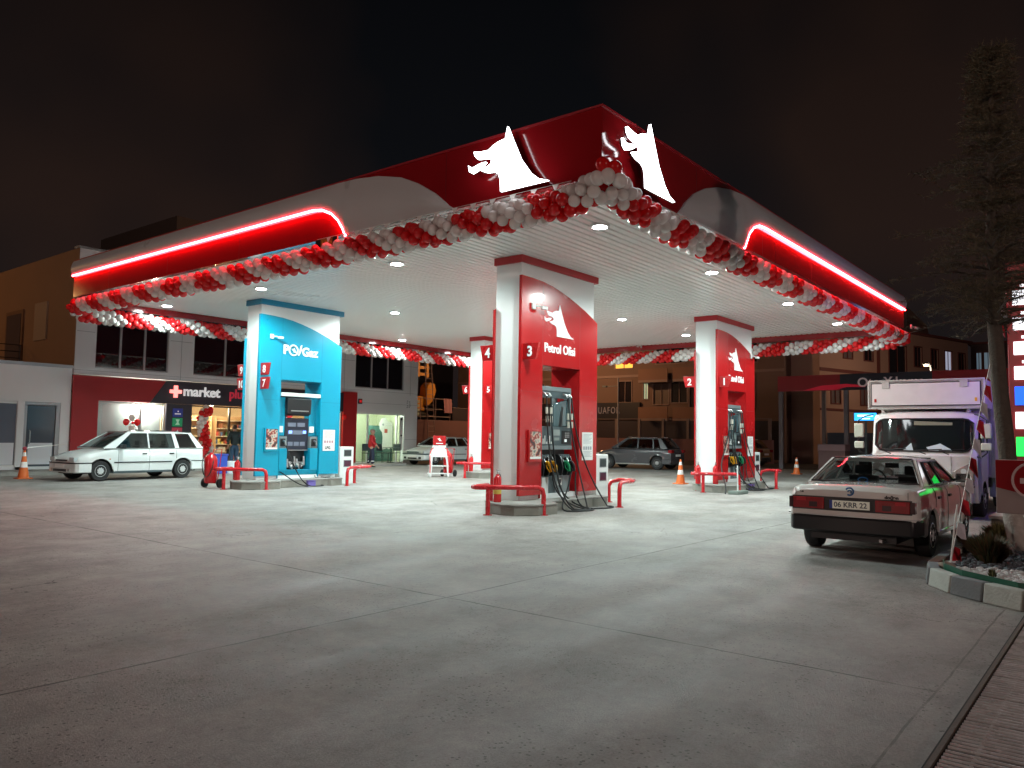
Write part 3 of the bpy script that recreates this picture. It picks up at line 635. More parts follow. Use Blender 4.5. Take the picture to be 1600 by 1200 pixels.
garland([(26.2, 21.8, 4.53), (26.2, 14, 4.50), (26.2, 5.8, 4.53)], 'red and white balloon garland under the far right canopy edge before the dark houses', 'balloon garlands round the canopy', hand=-1, phase=.1, period=1.35)
# extra balloons at the near corner
c = thing('balloon_cluster', 'small bunch of red and white balloons at the near corner of the canopy', 'balloons', (8.62, 5.30, 4.95))
for p_, col in (((.02, .12, .08), 0), ((.15, .02, .05), 0), ((.04, .06, -.08), 1), ((.18, -.04, -.12), 1), ((.0, .2, -.09), 1)):
    o = bpy.data.objects.new('balloon', BME[col]); COL.objects.link(o); o.parent = c; o.location = p_; o.rotation_euler = (rnd.uniform(-1, 1), rnd.uniform(-1, 1), 0)
# white corner flags of the plastic bunting hung under the fascia
c = thing('bunting_string', 'thin string with small white pennant tips under the left canopy edge', 'bunting', (8.74, 7, 4.955))
s = MB(); s.tube([(0, -1.0, 0), (0, 4.6, 0)], .004, 5); s.build('string', M_PAPER, c)
for k in range(14): 
    y = -.8 + k * .385; g = MB(); g.plate([(-.0, y, 0), (-.0, y + .12, 0), (-.01, y + .07, -.10)], .006); g.build('pennant', M_PAPER, c)
c = thing('height_sign', 'small dark yellow clearance plate under the left canopy edge', 'sign', (8.77, 11.05, 4.80))
bx((-.01, .01, 0, .62, 0, .15)).build('plate', mat('ochre', (.32, .14, .01), .4), c); bx((-.013, -.011, .47, .62, 0, .15), (-.013, -.011, 0, .13, 0, .15)).build('end_band', M_BLACK, c); text('lettering', '4.20m', .12, (-.012, .45, .035), FL, mat('ochre_text', (.6, .35, .05), .5), c, ext=.002)

# ------------------------------------------------------------------ vehicles
def paint(name, col, rough=.22, noise=.04): return mat(name, col, rough, noise=noise, nscale=2, coat=.6)
def wheel(parent, x, y, r, wd, out, rimm, kind='cover'):
    s = MB(); s.lathe([(r * .62, -wd / 2), (r * .93, -wd / 2), (r, -wd / 2 + .025), (r, wd / 2 - .025), (r * .93, wd / 2), (r * .62, wd / 2)], (x, y, r), 28, 'y')
    t = s.build('wheel', M_RUB, parent, smooth=True, ang=40)
    o = wd / 2 * out
    s = MB(); s.lathe([(r * .61, y + o - out * .012), (r * .56, y + o + out * .004), (r * .5, y + o - out * .006), (r * .2, y + o + out * .006), (.001, y + o + out * .008)], (x, 0, r), 28, 'y')
    s.cur = 1; n = 9 if kind == 'cover' else 10
    for k in range(n):
        a = 2 * math.pi * k / n
        for rr, w_ in ((.42, .05), (.33, .035)) if kind == 'cover' else ((.42, .04), (.34, .045), (.26, .03)):
            cx, cz = x + r * rr * math.cos(a), r + r * rr * math.sin(a)
            s.cyl((cx, y + o + out * .0, cz), (cx, y + o + out * .010, cz), r * w_ * 1.5, 8)
    s.build('rim', [rimm, M_BLACK], t, smooth=True)
def car(name, label, cat, loc, rz, P):
    c = thing(name, label, cat, loc, rz)
    pm = P['paint']; hwf = lambda x: interp(P['hw'], x); top = lambda x: interp(P['top'], x)
    x0, x1 = P['top'][0][0], P['top'][-1][0]; rw = P['rw']; RA = rw + .055
    xs = [x0 + (x1 - x0) * i / 90 for i in range(91)]
    v = []; fs = []
    for x in xs:
        zt, h = top(x), hwf(x); zb = interp(P['zb'], x)
        for xw in P['wx']:
            d = abs(x - xw)
            if d < RA: zb = max(zb, rw + math.sqrt(RA * RA - d * d))
        cr_ = P.get('crown', .025); zs = zt - .085; lip = .018 if any(abs(x - xw) < RA + .05 for xw in P['wx']) else 0
        half = [(0, zt + cr_), (.5 * h, zt + cr_ * .8), (.84 * h, zt + .002), (.945 * h, zt - .03), (.985 * h, zs), (h, zs + (zb - zs) * .35), (h * .995, zs + (zb - zs) * .7), (h * .985 + lip, zs + (zb - zs) * .95), (h * .95 + lip, zb)]
        v += [(x, y, z) for y, z in half] + [(x, -y, z) for y, z in half[1:]]
    n = 17; order = [8, 7, 6, 5, 4, 3, 2, 1, 0] + [9, 10, 11, 12, 13, 14, 15, 16]
    for i in range(90):
        for a, b in zip(order, order[1:]): fs.append((i * n + a, i * n + b, (i + 1) * n + b, (i + 1) * n + a))
    fs.append(tuple(order)); fs.append(tuple(90 * n + k for k in reversed(order)))
    s = MB(); s.add(v, fs); body = s.build('body', pm, c, smooth=True, ang=38)
    hm = min(h for _, h in P['hw']); gh_ = P['gh'][0]; zl_ = P['belt']
    bx((x0 + .1, gh_ - .1, -hm + .2, hm - .2, .20, zl_ - .16), (gh_ - .1, x1 - .12, -hm + .2, hm - .2, .20, min(top(x1 - .14), top(gh_)) - .06)).build('underbody', M_BLACK, c)
    # greenhouse
    wb, wt, rt, rb = P['gh']; zr, hb, hr, zl = P['zr'], P['hb'], P['hr'], P['belt']
    SP = lambda x, t, sg: (x, sg * (hb + (hr - hb) * t), zl + (zr - .035 - zl) * t)
    s = MB(); N = 12
    fe = wt + .03; re = rt - .03; vv = []
    for i in range(N + 1):
        t = i / N; x = fe + (re - fe) * t; dz = -.035 * (abs(2 * t - 1) ** 3) ; hh = hr + .005
        half = [(0, zr + .02 + dz), (.55 * hh, zr + .012 + dz), (.86 * hh, zr - .008 + dz), (.98 * hh, zr - .03 + dz), (hh * 1.01, zr - .055 + dz * .3)]
        vv += [(x, y, z) for y, z in half] + [(x, -y, z) for y, z in half[1:]]
    od = [4, 3, 2, 1, 0, 5, 6, 7, 8]; ff = []
    for i in range(N):
        for a, b in zip(od, od[1:]): ff.append((i * 9 + a, i * 9 + b, (i + 1) * 9 + b, (i + 1) * 9 + a))
    ff += [tuple(od), tuple(N * 9 + k for k in reversed(od))]
    s.add(vv, ff)
    WN = P['win']; fr = lambda t: wb + (wt - wb) * t; rr_ = lambda t: rb + (rt - rb) * t
    tb, tt = .035, .93
    for sg in (1, -1):
        edges = [[(fr(tb), tb), (fr(tt), tt)]]
        quads = []
        cur = (fr(tb), fr(tt))
        for (f0, f1, r1, r0) in WN:
            quads.append([(cur[0], tb), (cur[1], tt), (f1, tt), (f0, tb)]); cur = (r0, r1)
        quads.append([(cur[0], tb), (cur[1], tt), (rr_(tt), tt), (rr_(tb), tb)])
        quads.append([(fr(tt), tt), (fr(1), 1), (rr_(1), 1), (rr_(tt), tt)]); quads.append([(fr(0), 0), (fr(tb), tb), (rr_(tb), tb), (rr_(0), 0)])
        for q in quads: s.plate([SP(x, t, sg) for x, t in q], .028)
    for nm, (a0, a1) in (('f', (wb, wt)), ('r', (rb, rt))):     # frames of front and rear glass
        for sg in (1, -1): s.plate([(a0, sg * hb, zl), (a0, sg * hb * .93, zl), (a1, sg * hr * .91, zr - .03), (a1, sg * hr, zr - .03)], .03)
        s.plate([(a0, -hb, zl - .01), (a0, hb, zl - .01), (a0 + (a1 - a0) * .05, hb, zl + .02), (a0 + (a1 - a0) * .05, -hb, zl + .02)], .03)
    s.build('cabin_frame', pm, c, smooth=True, ang=38)
    for nm, (a0, a1), k in (('windscreen', (wb, wt), 0), ('rear_window', (rb, rt), 1)):
        g = MB(); bl_ = P.get('bulge', .05); NN = 16; dn = Vector(((zr - zl) * (1 if k == 0 else -1), 0, abs(a1 - a0))).normalized(); vv_ = []
        for i_ in range(NN + 1):
            for j_ in range(7):
                u_v, t_v = -1 + 2 * i_ / NN, j_ / 6; hy = (hb * .93) * (1 - t_v) + (hr * .91) * t_v; p_v = Vector((a0 + (a1 - a0) * (.04 + .96 * t_v), hy * u_v, zl + .02 + (zr - .055 - zl) * t_v))
                vv_.append(p_v + dn * bl_ * (1 - abs(u_v) ** 3) * math.sin(math.pi * (.12 + .76 * t_v)))
        g.add(vv_, [(i_ * 7 + j_, (i_ + 1) * 7 + j_, (i_ + 1) * 7 + j_ + 1, i_ * 7 + j_ + 1) for i_ in range(NN) for j_ in range(6)])
        wo_ = g.build(nm, P.get('glass', M_CARG), c, smooth=True, ang=80)
        g = MB(); q = [(a0 + (a1 - a0) * .03, hb * .94, zl + .015), (a0 + (a1 - a0) * .03, -hb * .94, zl + .015), (a1, -hr * .92, zr - .032), (a1, hr * .92, zr - .032)]
        off = Vector((.012 if k == 0 else -.012, 0, .012)); g.tube([Vector(p_) + off for p_ in q], .011, 6, closed=True); g.build('seal', M_BLACK, wo_)
    for sg in (1, -1):
        for (f0, f1, r1, r0) in WN:
            g = MB(); g.plate([Vector(SP(x, t, sg)) + Vector((0, sg * .002, 0)) for x, t in ((f0, tb), (f1, tt), (r1, tt), (r0, tb))], .008); gl = g.build('side_window', P.get('glass', M_CARG), c)
            g = MB(); g.tube([Vector(SP(x, t, sg)) + Vector((0, sg * .016, 0)) for x, t in ((f0, tb), (f1, tt), (r1, tt), (r0, tb))], .011, 5, closed=True); g.build('window_trim', P.get('trim', M_BLACK), gl)
    # seats
    for x, ys in P.get('seats', []):
        for y in ys:
            g = MB(); g.box(x - .05, x + .42, y - .2, y + .2, .30, .52); g.prism([(x - .02, .5), (x + .10, .5), (x - .08, zl + .07), (x - .17, zl + .07)], 'y', y - .2, y + .2); g.box(x - .18, x - .10, y - .11, y + .11, zl + .09, zl + .22); g.build('seat', mat('seat_cloth', (.04, .04, .045), .8), c, bevel=.02)
    MB().prism([(wb - .02, zl - .12), (wb - .42, zl - .12), (wb - .40, zl + .02), (wb - .1, zl + .035)], 'y', -hb + .08, hb - .08).build('dashboard', M_BLACK, c)
    MB().tube([(wb - .52 + .05 * math.sin(a), .3 + .17 * math.cos(a), zl - .02 + .16 * math.sin(a)) for a in [2 * math.pi * k / 16 for k in range(16)]], .012, 6, closed=True).build('steering_wheel', M_BLACK, c)
    bx((wt - .12, wt - .09, -.09, .09, zr - .17, zr - .10)).build('rear_view_mirror', M_BLACK, c)
    ww = P.get('ww', .17)
    for xw in P['wx']:
        for sg in (1, -1): wheel(c, xw, sg * (hwf(xw) - ww / 2 - .012), rw, ww, sg, P['rim'], P.get('rk', 'cover'))
    # doors: seams and handles
    for x in P['seams']:
        for sg in (1, -1):
            h = hwf(x); zt = top(x); g = MB(); zs = zt - .085; zb = interp(P['zb'], x)
            for xw in P['wx']:
                if abs(x - xw) < RA: zb = rw + math.sqrt(RA * RA - (x - xw) ** 2)
            g.tube([(x, sg * (.945 * h + .001), zt - .03), (x, sg * (.985 * h + .001), zs), (x, sg * (h + .001), zs + (zb - zs) * .35), (x, sg * (h * .995 + .001), zs + (zb - zs) * .7), (x, sg * (h * .985 + .001), zs + (zb - zs) * .95)], .0045, 4)
            g.build('door_seam', M_BLACK, c)
    for x in P['handles']:
        for sg in (1, -1): bx((x - .07, x + .07, sg * (hwf(x) * .985 - .004), sg * (hwf(x) + .018), zl - .17, zl - .135)).build('door_handle', P.get('hm', M_BLACK), c, bevel=.008)
    if P.get('mould'):
        za, zc_, mm = P['mould']; a, b = min(P['wx']) + RA + .03, max(P['wx']) - RA - .03
        for sg in (1, -1): bx((a, b, sg * hwf(0) * .99, sg * (hwf(0) + .012), za, zc_)).build('side_moulding', mm, c, bevel=.004)
    if P.get('sill'):
        a, b = min(P['wx']) + RA + .02, max(P['wx']) - RA - .02
        for sg in (1, -1): bx((a, b, sg * (hwf(0) * .9), sg * (hwf(0) * .985 + .004), P['zb'][1][1] - .03, P['zb'][1][1] + .035)).build('sill', P['sill'], c, bevel=.008)
    for end, (wrap, z0, z1, mm, ex) in (('f', P['bf']), ('r', P['br'])):
        xe = x1 if end == 'f' else x0; d = 1 if end == 'f' else -1; h = hwf(xe - d * wrap) + .012
        P_ = [(xe - d * wrap, h), (xe - d * .10, h - .01), (xe + d * (ex - .05), h - .07), (xe + d * ex, h * .5), (xe + d * (ex + .012), 0), (xe + d * ex, -h * .5), (xe + d * (ex - .05), -h + .07), (xe - d * .10, -h + .01), (xe - d * wrap, -h)]
        MB().prism(P_, 'z', z0, z1).build('bumper', mm, c, bevel=.025, smooth=False)
        if P.get('bstrip') and P['bstrip'].get(end):
            z0_, z1_, m_ = P['bstrip'][end]; Q_ = [(x * 1.0 + (d * .004 if abs(y) < h * .95 else 0), y * 1.005) for x, y in P_]
            MB().prism(Q_, 'z', z0_, z1_).build('bumper_strip', m_, c)
    for sg in (1, -1):
        g = MB(); mx_ = P['mirror']; g.prism([(mx_ + .06, zl + .0), (mx_ + .03, zl + .12), (mx_ - .06, zl + .12), (mx_ - .06, zl + .0)], 'y', sg * (hb + .05), sg * (hb + .22)); g.tube([(mx_, sg * hb * .97, zl + .02), (mx_, sg * (hb + .08), zl + .04)], .02, 6); q = g.build('wing_mirror', P.get('mm', M_BLACK), c, bevel=.02)
        bx((mx_ - .064, mx_ - .061, sg * (hb + .065), sg * (hb + .205), zl + .015, zl + .105)).build('mirror_glass', M_CHROME, q)
    for nm, mm, b in P.get('parts', []):
        bx(b).build(nm, mm, c, bevel=.004)
    for nm, mm, b in P.get('pairs', []):
        for sg in (1, -1): bx((b[0], b[1], sg * b[2], sg * b[3], b[4], b[5])).build(nm, mm, c, bevel=.006)
    return c
M_SIL = mat('silver_wheel', (.62, .63, .63), .3, metal=.15, coat=.4)
M_TAIL = mat('tail_red', (.30, .008, .012), .12, coat=.5); M_TAILD = mat('tail_dark', (.05, .012, .015), .12, coat=.5)
M_LENS = mat('lamp_lens', (.62, .64, .62), .08, metal=.3, coat=.6); M_ORG = mat('orange_lens', (.6, .16, .01), .15)
M_PLATE = mat('number_plate', (.72, .70, .58), .4, emit=.12)
# the old saloon at the right
P = dict(paint=paint('saloon_paint', (.82, .80, .77), .09), top=[(-2.05, .80), (-2.03, .84), (-1.96, .865), (-1.4, .885), (-1.3, .88), (.75, .855), (.9, .85), (1.7, .76), (1.88, .72), (1.93, .62)],
    hw=[(-2.05, .70), (-2.0, .735), (-1.85, .755), (-1.2, .77), (1.2, .77), (1.7, .75), (1.93, .70)], zb=[(-2.05, .36), (-1.5, .26), (1.4, .26), (1.93, .30)], rw=.27, wx=[-1.215, 1.215], gh=(.82, .22, -.95, -1.42), zr=1.225, hb=.70, hr=.525, belt=.875,
    win=[(.62, .16, -.22, -.20), (-.27, -.29, -.72, -.86), (-.93, -.79, -.84, -1.12)], seats=[(.0, (-.33, .33))], rim=M_SIL, seams=[.72, -.235, -1.03], handles=[-.12, -.82], sill=M_CHROME,
    bf=(.3, .32, .50, M_BLACK, .05), br=(.32, .30, .50, M_BLACK, .06), bstrip={'r': (.502, .515, M_SIL)}, mirror=.52, bulge=.075, glass=glass('old_car_glass', (.46, .50, .50), .07), crown=.02,
    parts=[('boot_panel', M_BLACK, (-2.062, -2.04, -.70, .70, .565, .735)), ('plate_holder', M_BLACK, (-2.068, -2.0625, -.26, .26, .59, .70)), ('exhaust', M_STEEL, (-2.1, -1.9, -.38, -.34, .22, .26)), ('bonnet_vent', M_BLACK, (.86, .92, -.4, .4, .872, .878))],
    pairs=[('rear_light', M_TAIL, (-2.085, -2.063, .30, .68, .58, .72)), ('rear_light_segment', M_TAILD, (-2.0885, -2.0855, .38, .48, .60, .665)), ('indicator', M_TAILD, (-2.08, -1.97, .682, .735, .58, .72)), ('reversing_light', mat('red_bright', (.5, .02, .03), .1), (-2.0885, -2.0855, .52, .64, .67, .71)), ('headlight', M_LENS, (1.92, 1.96, .40, .66, .55, .70)), ('bumper_mount', M_SIL, (-2.0, -1.75, .742, .775, .50, .52))])
sed = car('old_saloon_car', 'old beige white saloon car seen from behind, plate 06 KRR 22', 'car', (12.25, 2.80, 0), 0, P)
pl = bx((-2.075, -2.0685, -.235, .235, .595, .695)).build('number_plate', M_PLATE, sed)
bx((-2.0775, -2.0755, .20, .235, .595, .695)).build('blue_band', mat('eu_blue', (.01, .04, .3), .4), pl)
text('plate_lettering', '06 KRR 22', .088, (-2.077, -.012, .616), (R(90), 0, R(-90)), M_INK, pl, ext=.001, off=.0015, align='CENTER')
s = MB(); s.tube([(-2.052, .045 * math.cos(a), .81 + .045 * math.sin(a)) for a in [2 * math.pi * k / 20 * .8 + .5 for k in range(20)]], .011, 6); s.tube([(-2.052, .02 * math.cos(a), .805 + .02 * math.sin(a)) for a in [2 * math.pi * k / 12 * .7 for k in range(12)]], .009, 6); s.build('badge', mat('badge_blue', (.02, .12, .3), .3), sed)
bx((-2.057, -2.05, -.012, .012, .755, .775)).build('boot_lock', M_BLACK, sed)
text('badge_lettering', 'doğan', .05, (-2.056, -.40, .745), (R(90), 0, R(-90)), M_BLACK, sed, ext=.002, off=.003, sx=1.2); text('badge_lettering', '1.6', .035, (-2.056, .60, .775), (R(90), 0, R(-90)), M_BLACK, sed, ext=.002, off=.002)
bx((-1.4, -1.05, -.5, .5, .845, .86)).build('parcel_shelf', M_BLACK, sed)
s = MB(); s.tube([(-1.33, .03 + .06 * math.cos(a), .93 + .03 * math.sin(a)) for a in [2 * math.pi * k / 14 for k in range(14)]], .007, 5, closed=True); s.build('window_sticker', mat('sticker_blue', (.05, .2, .5), .4, emit=.1), sed); bx((-1.35, -1.345, -.16, -.04, .895, .905)).build('window_sticker', mat('sticker_green', (.05, .7, .1), .4, emit=.3), sed)
for sg in (1, -1): bx((-2.052, -2.046, sg * .655, sg * .66, .74, .83)).build('boot_seam', M_BLACK, sed)
# wagon
P = dict(paint=paint('wagon_white', (.72, .75, .74), .2), top=[(-2.06, .80), (-2.03, .90), (-1.96, .925), (.9, .905), (1.15, .875), (1.5, .80), (1.76, .72), (1.90, .64), (1.97, .54)],
    hw=[(-2.06, .70), (-1.95, .76), (-1.2, .80), (1.2, .80), (1.6, .77), (1.85, .70), (1.97, .58)], zb=[(-2.06, .33), (-1.6, .24), (1.5, .24), (1.97, .24)], rw=.285, wx=[-1.27, 1.27], gh=(1.18, .40, -1.60, -1.98), zr=1.42, hb=.735, hr=.60, belt=.915,
    win=[(.84, .34, -.14, -.14), (-.20, -.20, -.93, -1.00), (-1.16, -1.06, -1.50, -1.74)], seats=[(.1, (-.35, .35)), (-.75, (-.35, .35))], rim=M_SIL, seams=[.78, -.17, -1.04], handles=[-.02, -.88], mould=(.50, .535, M_BLACK), sill=M_DGREY,
    bf=(.45, .24, .50, paint('wagon_white', ()), .03), br=(.5, .26, .52, paint('wagon_white', ()), .04), bstrip={'f': (.495, .52, M_BLACK), 'r': (.515, .54, M_BLACK)}, mirror=.70,
    parts=[('grille', M_BLACK, (1.95, 1.985, -.3, .3, .555, .60)), ('number_plate', M_PAPER, (2.005, 2.02, -.25, .25, .38, .48)), ('lower_grille', M_BLACK, (1.99, 2.015, -.35, .35, .27, .34)), ('roof_rail', M_BLACK, (-1.6, .2, .53, .555, 1.43, 1.45))],
    pairs=[('headlight', M_LENS, (1.78, 1.96, .40, .66, .55, .665)), ('fog_lamp', M_LENS, (1.97, 2.0, .40, .52, .28, .35)), ('rear_light', M_TAIL, (-2.07, -1.97, .66, .755, .62, .86)), ('side_repeater', M_ORG, (1.0, 1.04, .795, .808, .60, .63))])
ang = math.atan2(-.20, -2.54)
car('estate_car', 'white estate car parked in front of the market', 'car', (11.28, 23.72, 0), ang, P)
# second white car near the office
P2 = dict(P); P2.update(paint=paint('hatch_white', (.72, .75, .74), .2), top=[(-2.05, .80), (-2.0, .90), (-1.5, .93), (.9, .885), (1.1, .86), (1.85, .70), (2.0, .66), (2.03, .56)], gh=(1.05, .30, -1.0, -1.65), zr=1.36,
    win=[(.75, .24, -.22, -.24), (-.34, -.32, -.80, -1.05), (-1.15, -.9, -.95, -1.35)], bf=(.4, .28, .50, M_WHT, .04), hw=[(-2.05, .72), (-1.95, .76), (-1.2, .80), (1.2, .80), (1.7, .78), (1.95, .74), (2.03, .70)], bstrip={'f': (.505, .56, M_DGREY)}, mm=M_WHT,
    parts=[('grille', M_DGREY, (2.02, 2.05, -.4, .4, .575, .66)), ('grille_slats', M_STEEL, (2.051, 2.056, -.38, .38, .60, .61)), ('number_plate', M_PAPER, (2.075, 2.09, -.24, .24, .38, .46)), ('lower_grille', M_BLACK, (2.07, 2.086, -.3, .3, .29, .36))],
    pairs=[('headlight', M_LENS, (1.98, 2.05, .40, .70, .575, .67)), ('air_intake', M_BLACK, (2.06, 2.08, .42, .58, .30, .40)), ('rear_light', M_TAIL, (-2.06, -1.98, .62, .74, .62, .80))])
car('white_hatchback', 'white car with long bonnet parked facing left beside the office door', 'car', (28.55, 27.25, 0), R(180), P2)
# grey car
P3 = dict(P); P3.update(paint=paint('dark_grey_paint', (.07, .068, .075), .2), top=[(-1.95, .80), (-1.9, .94), (-1.6, .97), (1.0, .95), (1.2, .92), (1.8, .80), (2.0, .62), (2.05, .52)], gh=(1.15, .35, -1.35, -1.75), zr=1.48, belt=.965,
    win=[(.82, .28, -.2, -.22), (-.3, -.28, -.95, -1.05), (-1.12, -1.02, -1.25, -1.42)], rim=mat('alloy', (.6, .6, .62), .25, metal=.7), rk='alloy', mould=None, bf=(.4, .24, .50, MATS['dark_grey_paint'], .03), br=(.45, .26, .52, MATS['dark_grey_paint'], .03), bstrip=None, rw=.31, mm=MATS['dark_grey_paint'], sill=M_STEEL,
    parts=[('grille', M_BLACK, (2.03, 2.075, -.4, .4, .45, .60)), ('number_plate', M_PAPER, (-1.99, -1.96, -.25, .25, .62, .72))], pairs=[('headlight', M_LENS, (1.84, 2.0, .42, .68, .62, .72)), ('rear_light', M_TAIL, (-1.99, -1.82, .50, .78, .78, .92)), ('roof_rail', M_CHROME, (-1.2, .3, .56, .585, 1.47, 1.50))])
car('grey_hatchback', 'dark grey hatchback parked beyond the pumps before the fence', 'car', (33.3, 18.72, 0), R(93), P3)

# truck
tr = thing('box_truck', 'white box truck with large windscreen facing the camera behind the old saloon', 'truck', (16.9, 3.30, 0))
M_TRK = paint('truck_white', (.80, .77, .75), .28, .1); M_TBOX = mat('truck_box', (.76, .72, .70), .4, noise=.15, nscale=3)
# cab shell, x from 0 (front) back; y in +-.93
def cabsec(x, top_, n=0): pass
prof = [(.10, .30), (.02, .45), (.0, .80), (.0, 1.18), (.06, 1.24), (.20, 1.92), (.28, 2.0), (.42, 2.05), (1.35, 2.06), (1.40, 1.95), (1.40, .45), (1.05, .45)]
s = MB(); rows = []; ys = [-.93, -.91, -.82, -.5, 0, .5, .82, .91, .93]; v = []
for y in ys:
    k = (abs(y) / .93) ** 6; ins = .13 * k
    v += [(x + (ins if x < .5 else 0), y, z - (.05 * k if z > 1.9 else 0)) for x, z in prof]
n = len(prof); fs = []
for i in range(len(ys) - 1):
    for j in range(n): fs.append((i * n + j, i * n + (j + 1) % n, (i + 1) * n + (j + 1) % n, (i + 1) * n + j))
fs += [tuple(range(n)), tuple(reversed(range((len(ys) - 1) * n, len(ys) * n)))]
s.add(v, fs); cab = s.build('cab', M_TRK, tr, smooth=True, ang=40)
def onws(y, t):   # windscreen surface point
    k = (abs(y) / .93) ** 6; return Vector((.06 + .14 * t + .13 * k - .006, y, 1.24 + .68 * t))
g = MB(); cols = [-.865 + 1.73 * i / 20 for i in range(21)]; vv = []
for y in cols:
    e = (abs(y) / .865); cut = .16 * max(0, (e - .82) / .18) ** 2
    lo = .035 + cut + .05 * (e ** 3) * -1 * 0; hi = .965 - cut * .8
    for j in range(5): vv.append(onws(y, lo + (hi - lo) * j / 4) + Vector((-.006, 0, 0)))
ff = [(i * 5 + j, (i + 1) * 5 + j, (i + 1) * 5 + j + 1, i * 5 + j + 1) for i in range(20) for j in range(4)]
g.add(vv, ff); ws = g.build('windscreen', mat('truck_glass', (.012, .016, .016), .04, spec=.8, coat=.5), tr, smooth=True)
bnd = [vv[i * 5] for i in range(21)] + [vv[20 * 5 + j] for j in range(1, 5)] + [vv[i * 5 + 4] for i in range(19, -1, -1)] + [vv[j] for j in (3, 2, 1)]
MB().tube([p + Vector((-.006, 0, 0)) for p in bnd], .016, 6, closed=True).build('seal', M_BLACK, ws)
for y0, y1 in ((.75, .28), (.12, -.35), (-.30, -.72)):
    g = MB(); g.tube([onws(y0 * .6 + y1 * .4, .0) + Vector((-.03, 0, -.03)), onws(y0, .06) + Vector((-.035, 0, 0)), onws(y1, .10) + Vector((-.03, 0, 0))], .010, 6); g.cyl(onws(y0 * .6 + y1 * .4, .0) + Vector((-.03, 0, -.05)), onws(y0 * .6 + y1 * .4, .0) + Vector((.0, 0, -.05)), .022, 8); g.build('wiper', M_BLACK, tr)
for pts in ([(.05, .05), (.23, .06), (.09, .27)], [(-.22, .05), (-.62, .05), (-.60, .10), (-.42, .26), (-.18, .15)]):
    MB().plate([onws(y + .1, t) + Vector((-.0165, 0, 0)) for y, t in pts], .003).build('paper_on_dashboard', mat('paper_lit', (.6, .68, .72), .5, emit=.05), tr)
MB().plate([onws(y, t) + Vector((-.0135, 0, 0)) for y, t in ((.15, .78), (-.52, .78), (-.52, .86), (.15, .90))], .002).build('windscreen_strip', mat('pale_strip', (.22, .22, .15), .6), tr)  # pale strip laid on the windscreen surface
bx((-.004, .01, -.51, -.505, .80, 1.19), (-.004, .01, .505, .51, .80, 1.19), (-.004, .01, -.505, .505, .835, .84)).build('panel_seam', M_DGREY, tr)
bx((-.012, .005, -.48, .48, .76, .80)).build('vent_strip', M_BLACK, tr)
g = MB(); g.prism([(.86, .30), (.86, .60), (-.86, .60), (-.86, .30), (-.7, .22), (.7, .22)], 'x', -.10, .25); g.build('bumper', M_TRK, tr, bevel=.04)
bx((-.03, .2, -.88, .88, .601, .625)).build('bumper_top', M_BLACK, tr)
bx((-.104, -.10, -.35, .35, .34, .50)).build('bumper_grille', M_BLACK, tr); bx((-.112, -.104, -.2, .2, .40, .50)).build('number_plate', M_PAPER, tr)
for sg in (1, -1):
    g = MB(); g.prism([(sg * .52, .64), (sg * .88, .64), (sg * .89, 1.03), (sg * .80, 1.04), (sg * .52, .88)], 'x', -.025, .16); h = g.build('headlight', mat('head_lens', (.30, .24, .22), .1, metal=.2, coat=.6), tr, bevel=.012)
    for yy, zz, r in ((.62, .74, .07), (.78, .76, .075), (.72, .90, .05)): MB().cyl((-.04, sg * yy, zz), (-.022, sg * yy, zz), r, 16).build('bulb_reflector', M_LENS, h, smooth=True)
    bx((-.108, -.10, sg * .52, sg * .74, .40, .47)).build('indicator', mat('amber_dull', (.35, .12, .05), .2), tr, bevel=.004)
    wheel(tr, .95, sg * .82, .36, .22, sg, M_SIL); wheel(tr, 4.0, sg * .82, .36, .22, sg, M_SIL)
    g = MB(); g.prism([(.22, 1.26), (.34, 1.88), (.95, 1.90), (.98, 1.26)], 'y', sg * .925, sg * .938); g.build('side_window', M_GLDK, tr)
    # mirrors
    g = MB(); g.tube([(.15, sg * .9, 1.98), (-.05, sg * 1.0, 1.95), (-.1, sg * 1.12, 1.86), (-.1, sg * 1.12, 1.25), (.0, sg * 1.0, 1.16), (.15, sg * .92, 1.18)], .014, 6); arm = g.build('mirror_arm', M_BLACK, tr, smooth=True)
    bx((-.13, -.07, sg * 1.02, sg * 1.20, 1.52, 1.80)).build('mirror', mat('mirror_glass_pale', (.60, .62, .52), .25), arm, bevel=.02); bx((-.13, -.07, sg * 1.02, sg * 1.20, 1.30, 1.44)).build('mirror', MATS['mirror_glass_pale'], arm, bevel=.02)
    bx((.4, 1.4, sg * .78, sg * .93, .30, .449)).build('step', M_BLACK, tr)
# cargo box with the front locker over the cab
bx((1.50, 6.6, -1.05, 1.05, .75, 2.60)).build('cargo_box', M_TBOX, tr, bevel=.015)
bx((1.45, 1.499, -1.05, -.98, .75, 2.6), (1.45, 1.499, .98, 1.05, .75, 2.6), (1.45, 1.499, -.98, .98, 2.52, 2.6)).build('front_frame', M_STEEL, tr)
hb_ = bx((.38, 1.449, -1.02, 1.02, 2.12, 2.68)).build('roof_locker', M_TBOX, tr, bevel=.012)
bx((.345, .379, -1.05, 1.05, 2.10, 2.125), (.345, .379, -1.05, 1.05, 2.665, 2.69), (.345, .379, -1.05, -1.02, 2.125, 2.665), (.345, .379, 1.02, 1.05, 2.125, 2.665)).build('locker_frame', mat('frame_dirty_white', (.55, .52, .48), .5, noise=.35, nscale=12), hb_)
bx((.352, .372, -.985, .985, 2.16, 2.635)).build('locker_seal', M_BLACK, hb_); bx((.340, .3505, -.965, .965, 2.18, 2.615)).build('locker_door', mat('locker_door', (.76, .69, .68), .45, noise=.12, nscale=5), hb_)
for y in (-.70, .70): bx((.325, .3395, y - .07, y + .07, 2.52, 2.66)).build('hinge', MATS['frame_dirty_white'], hb_, bevel=.004)
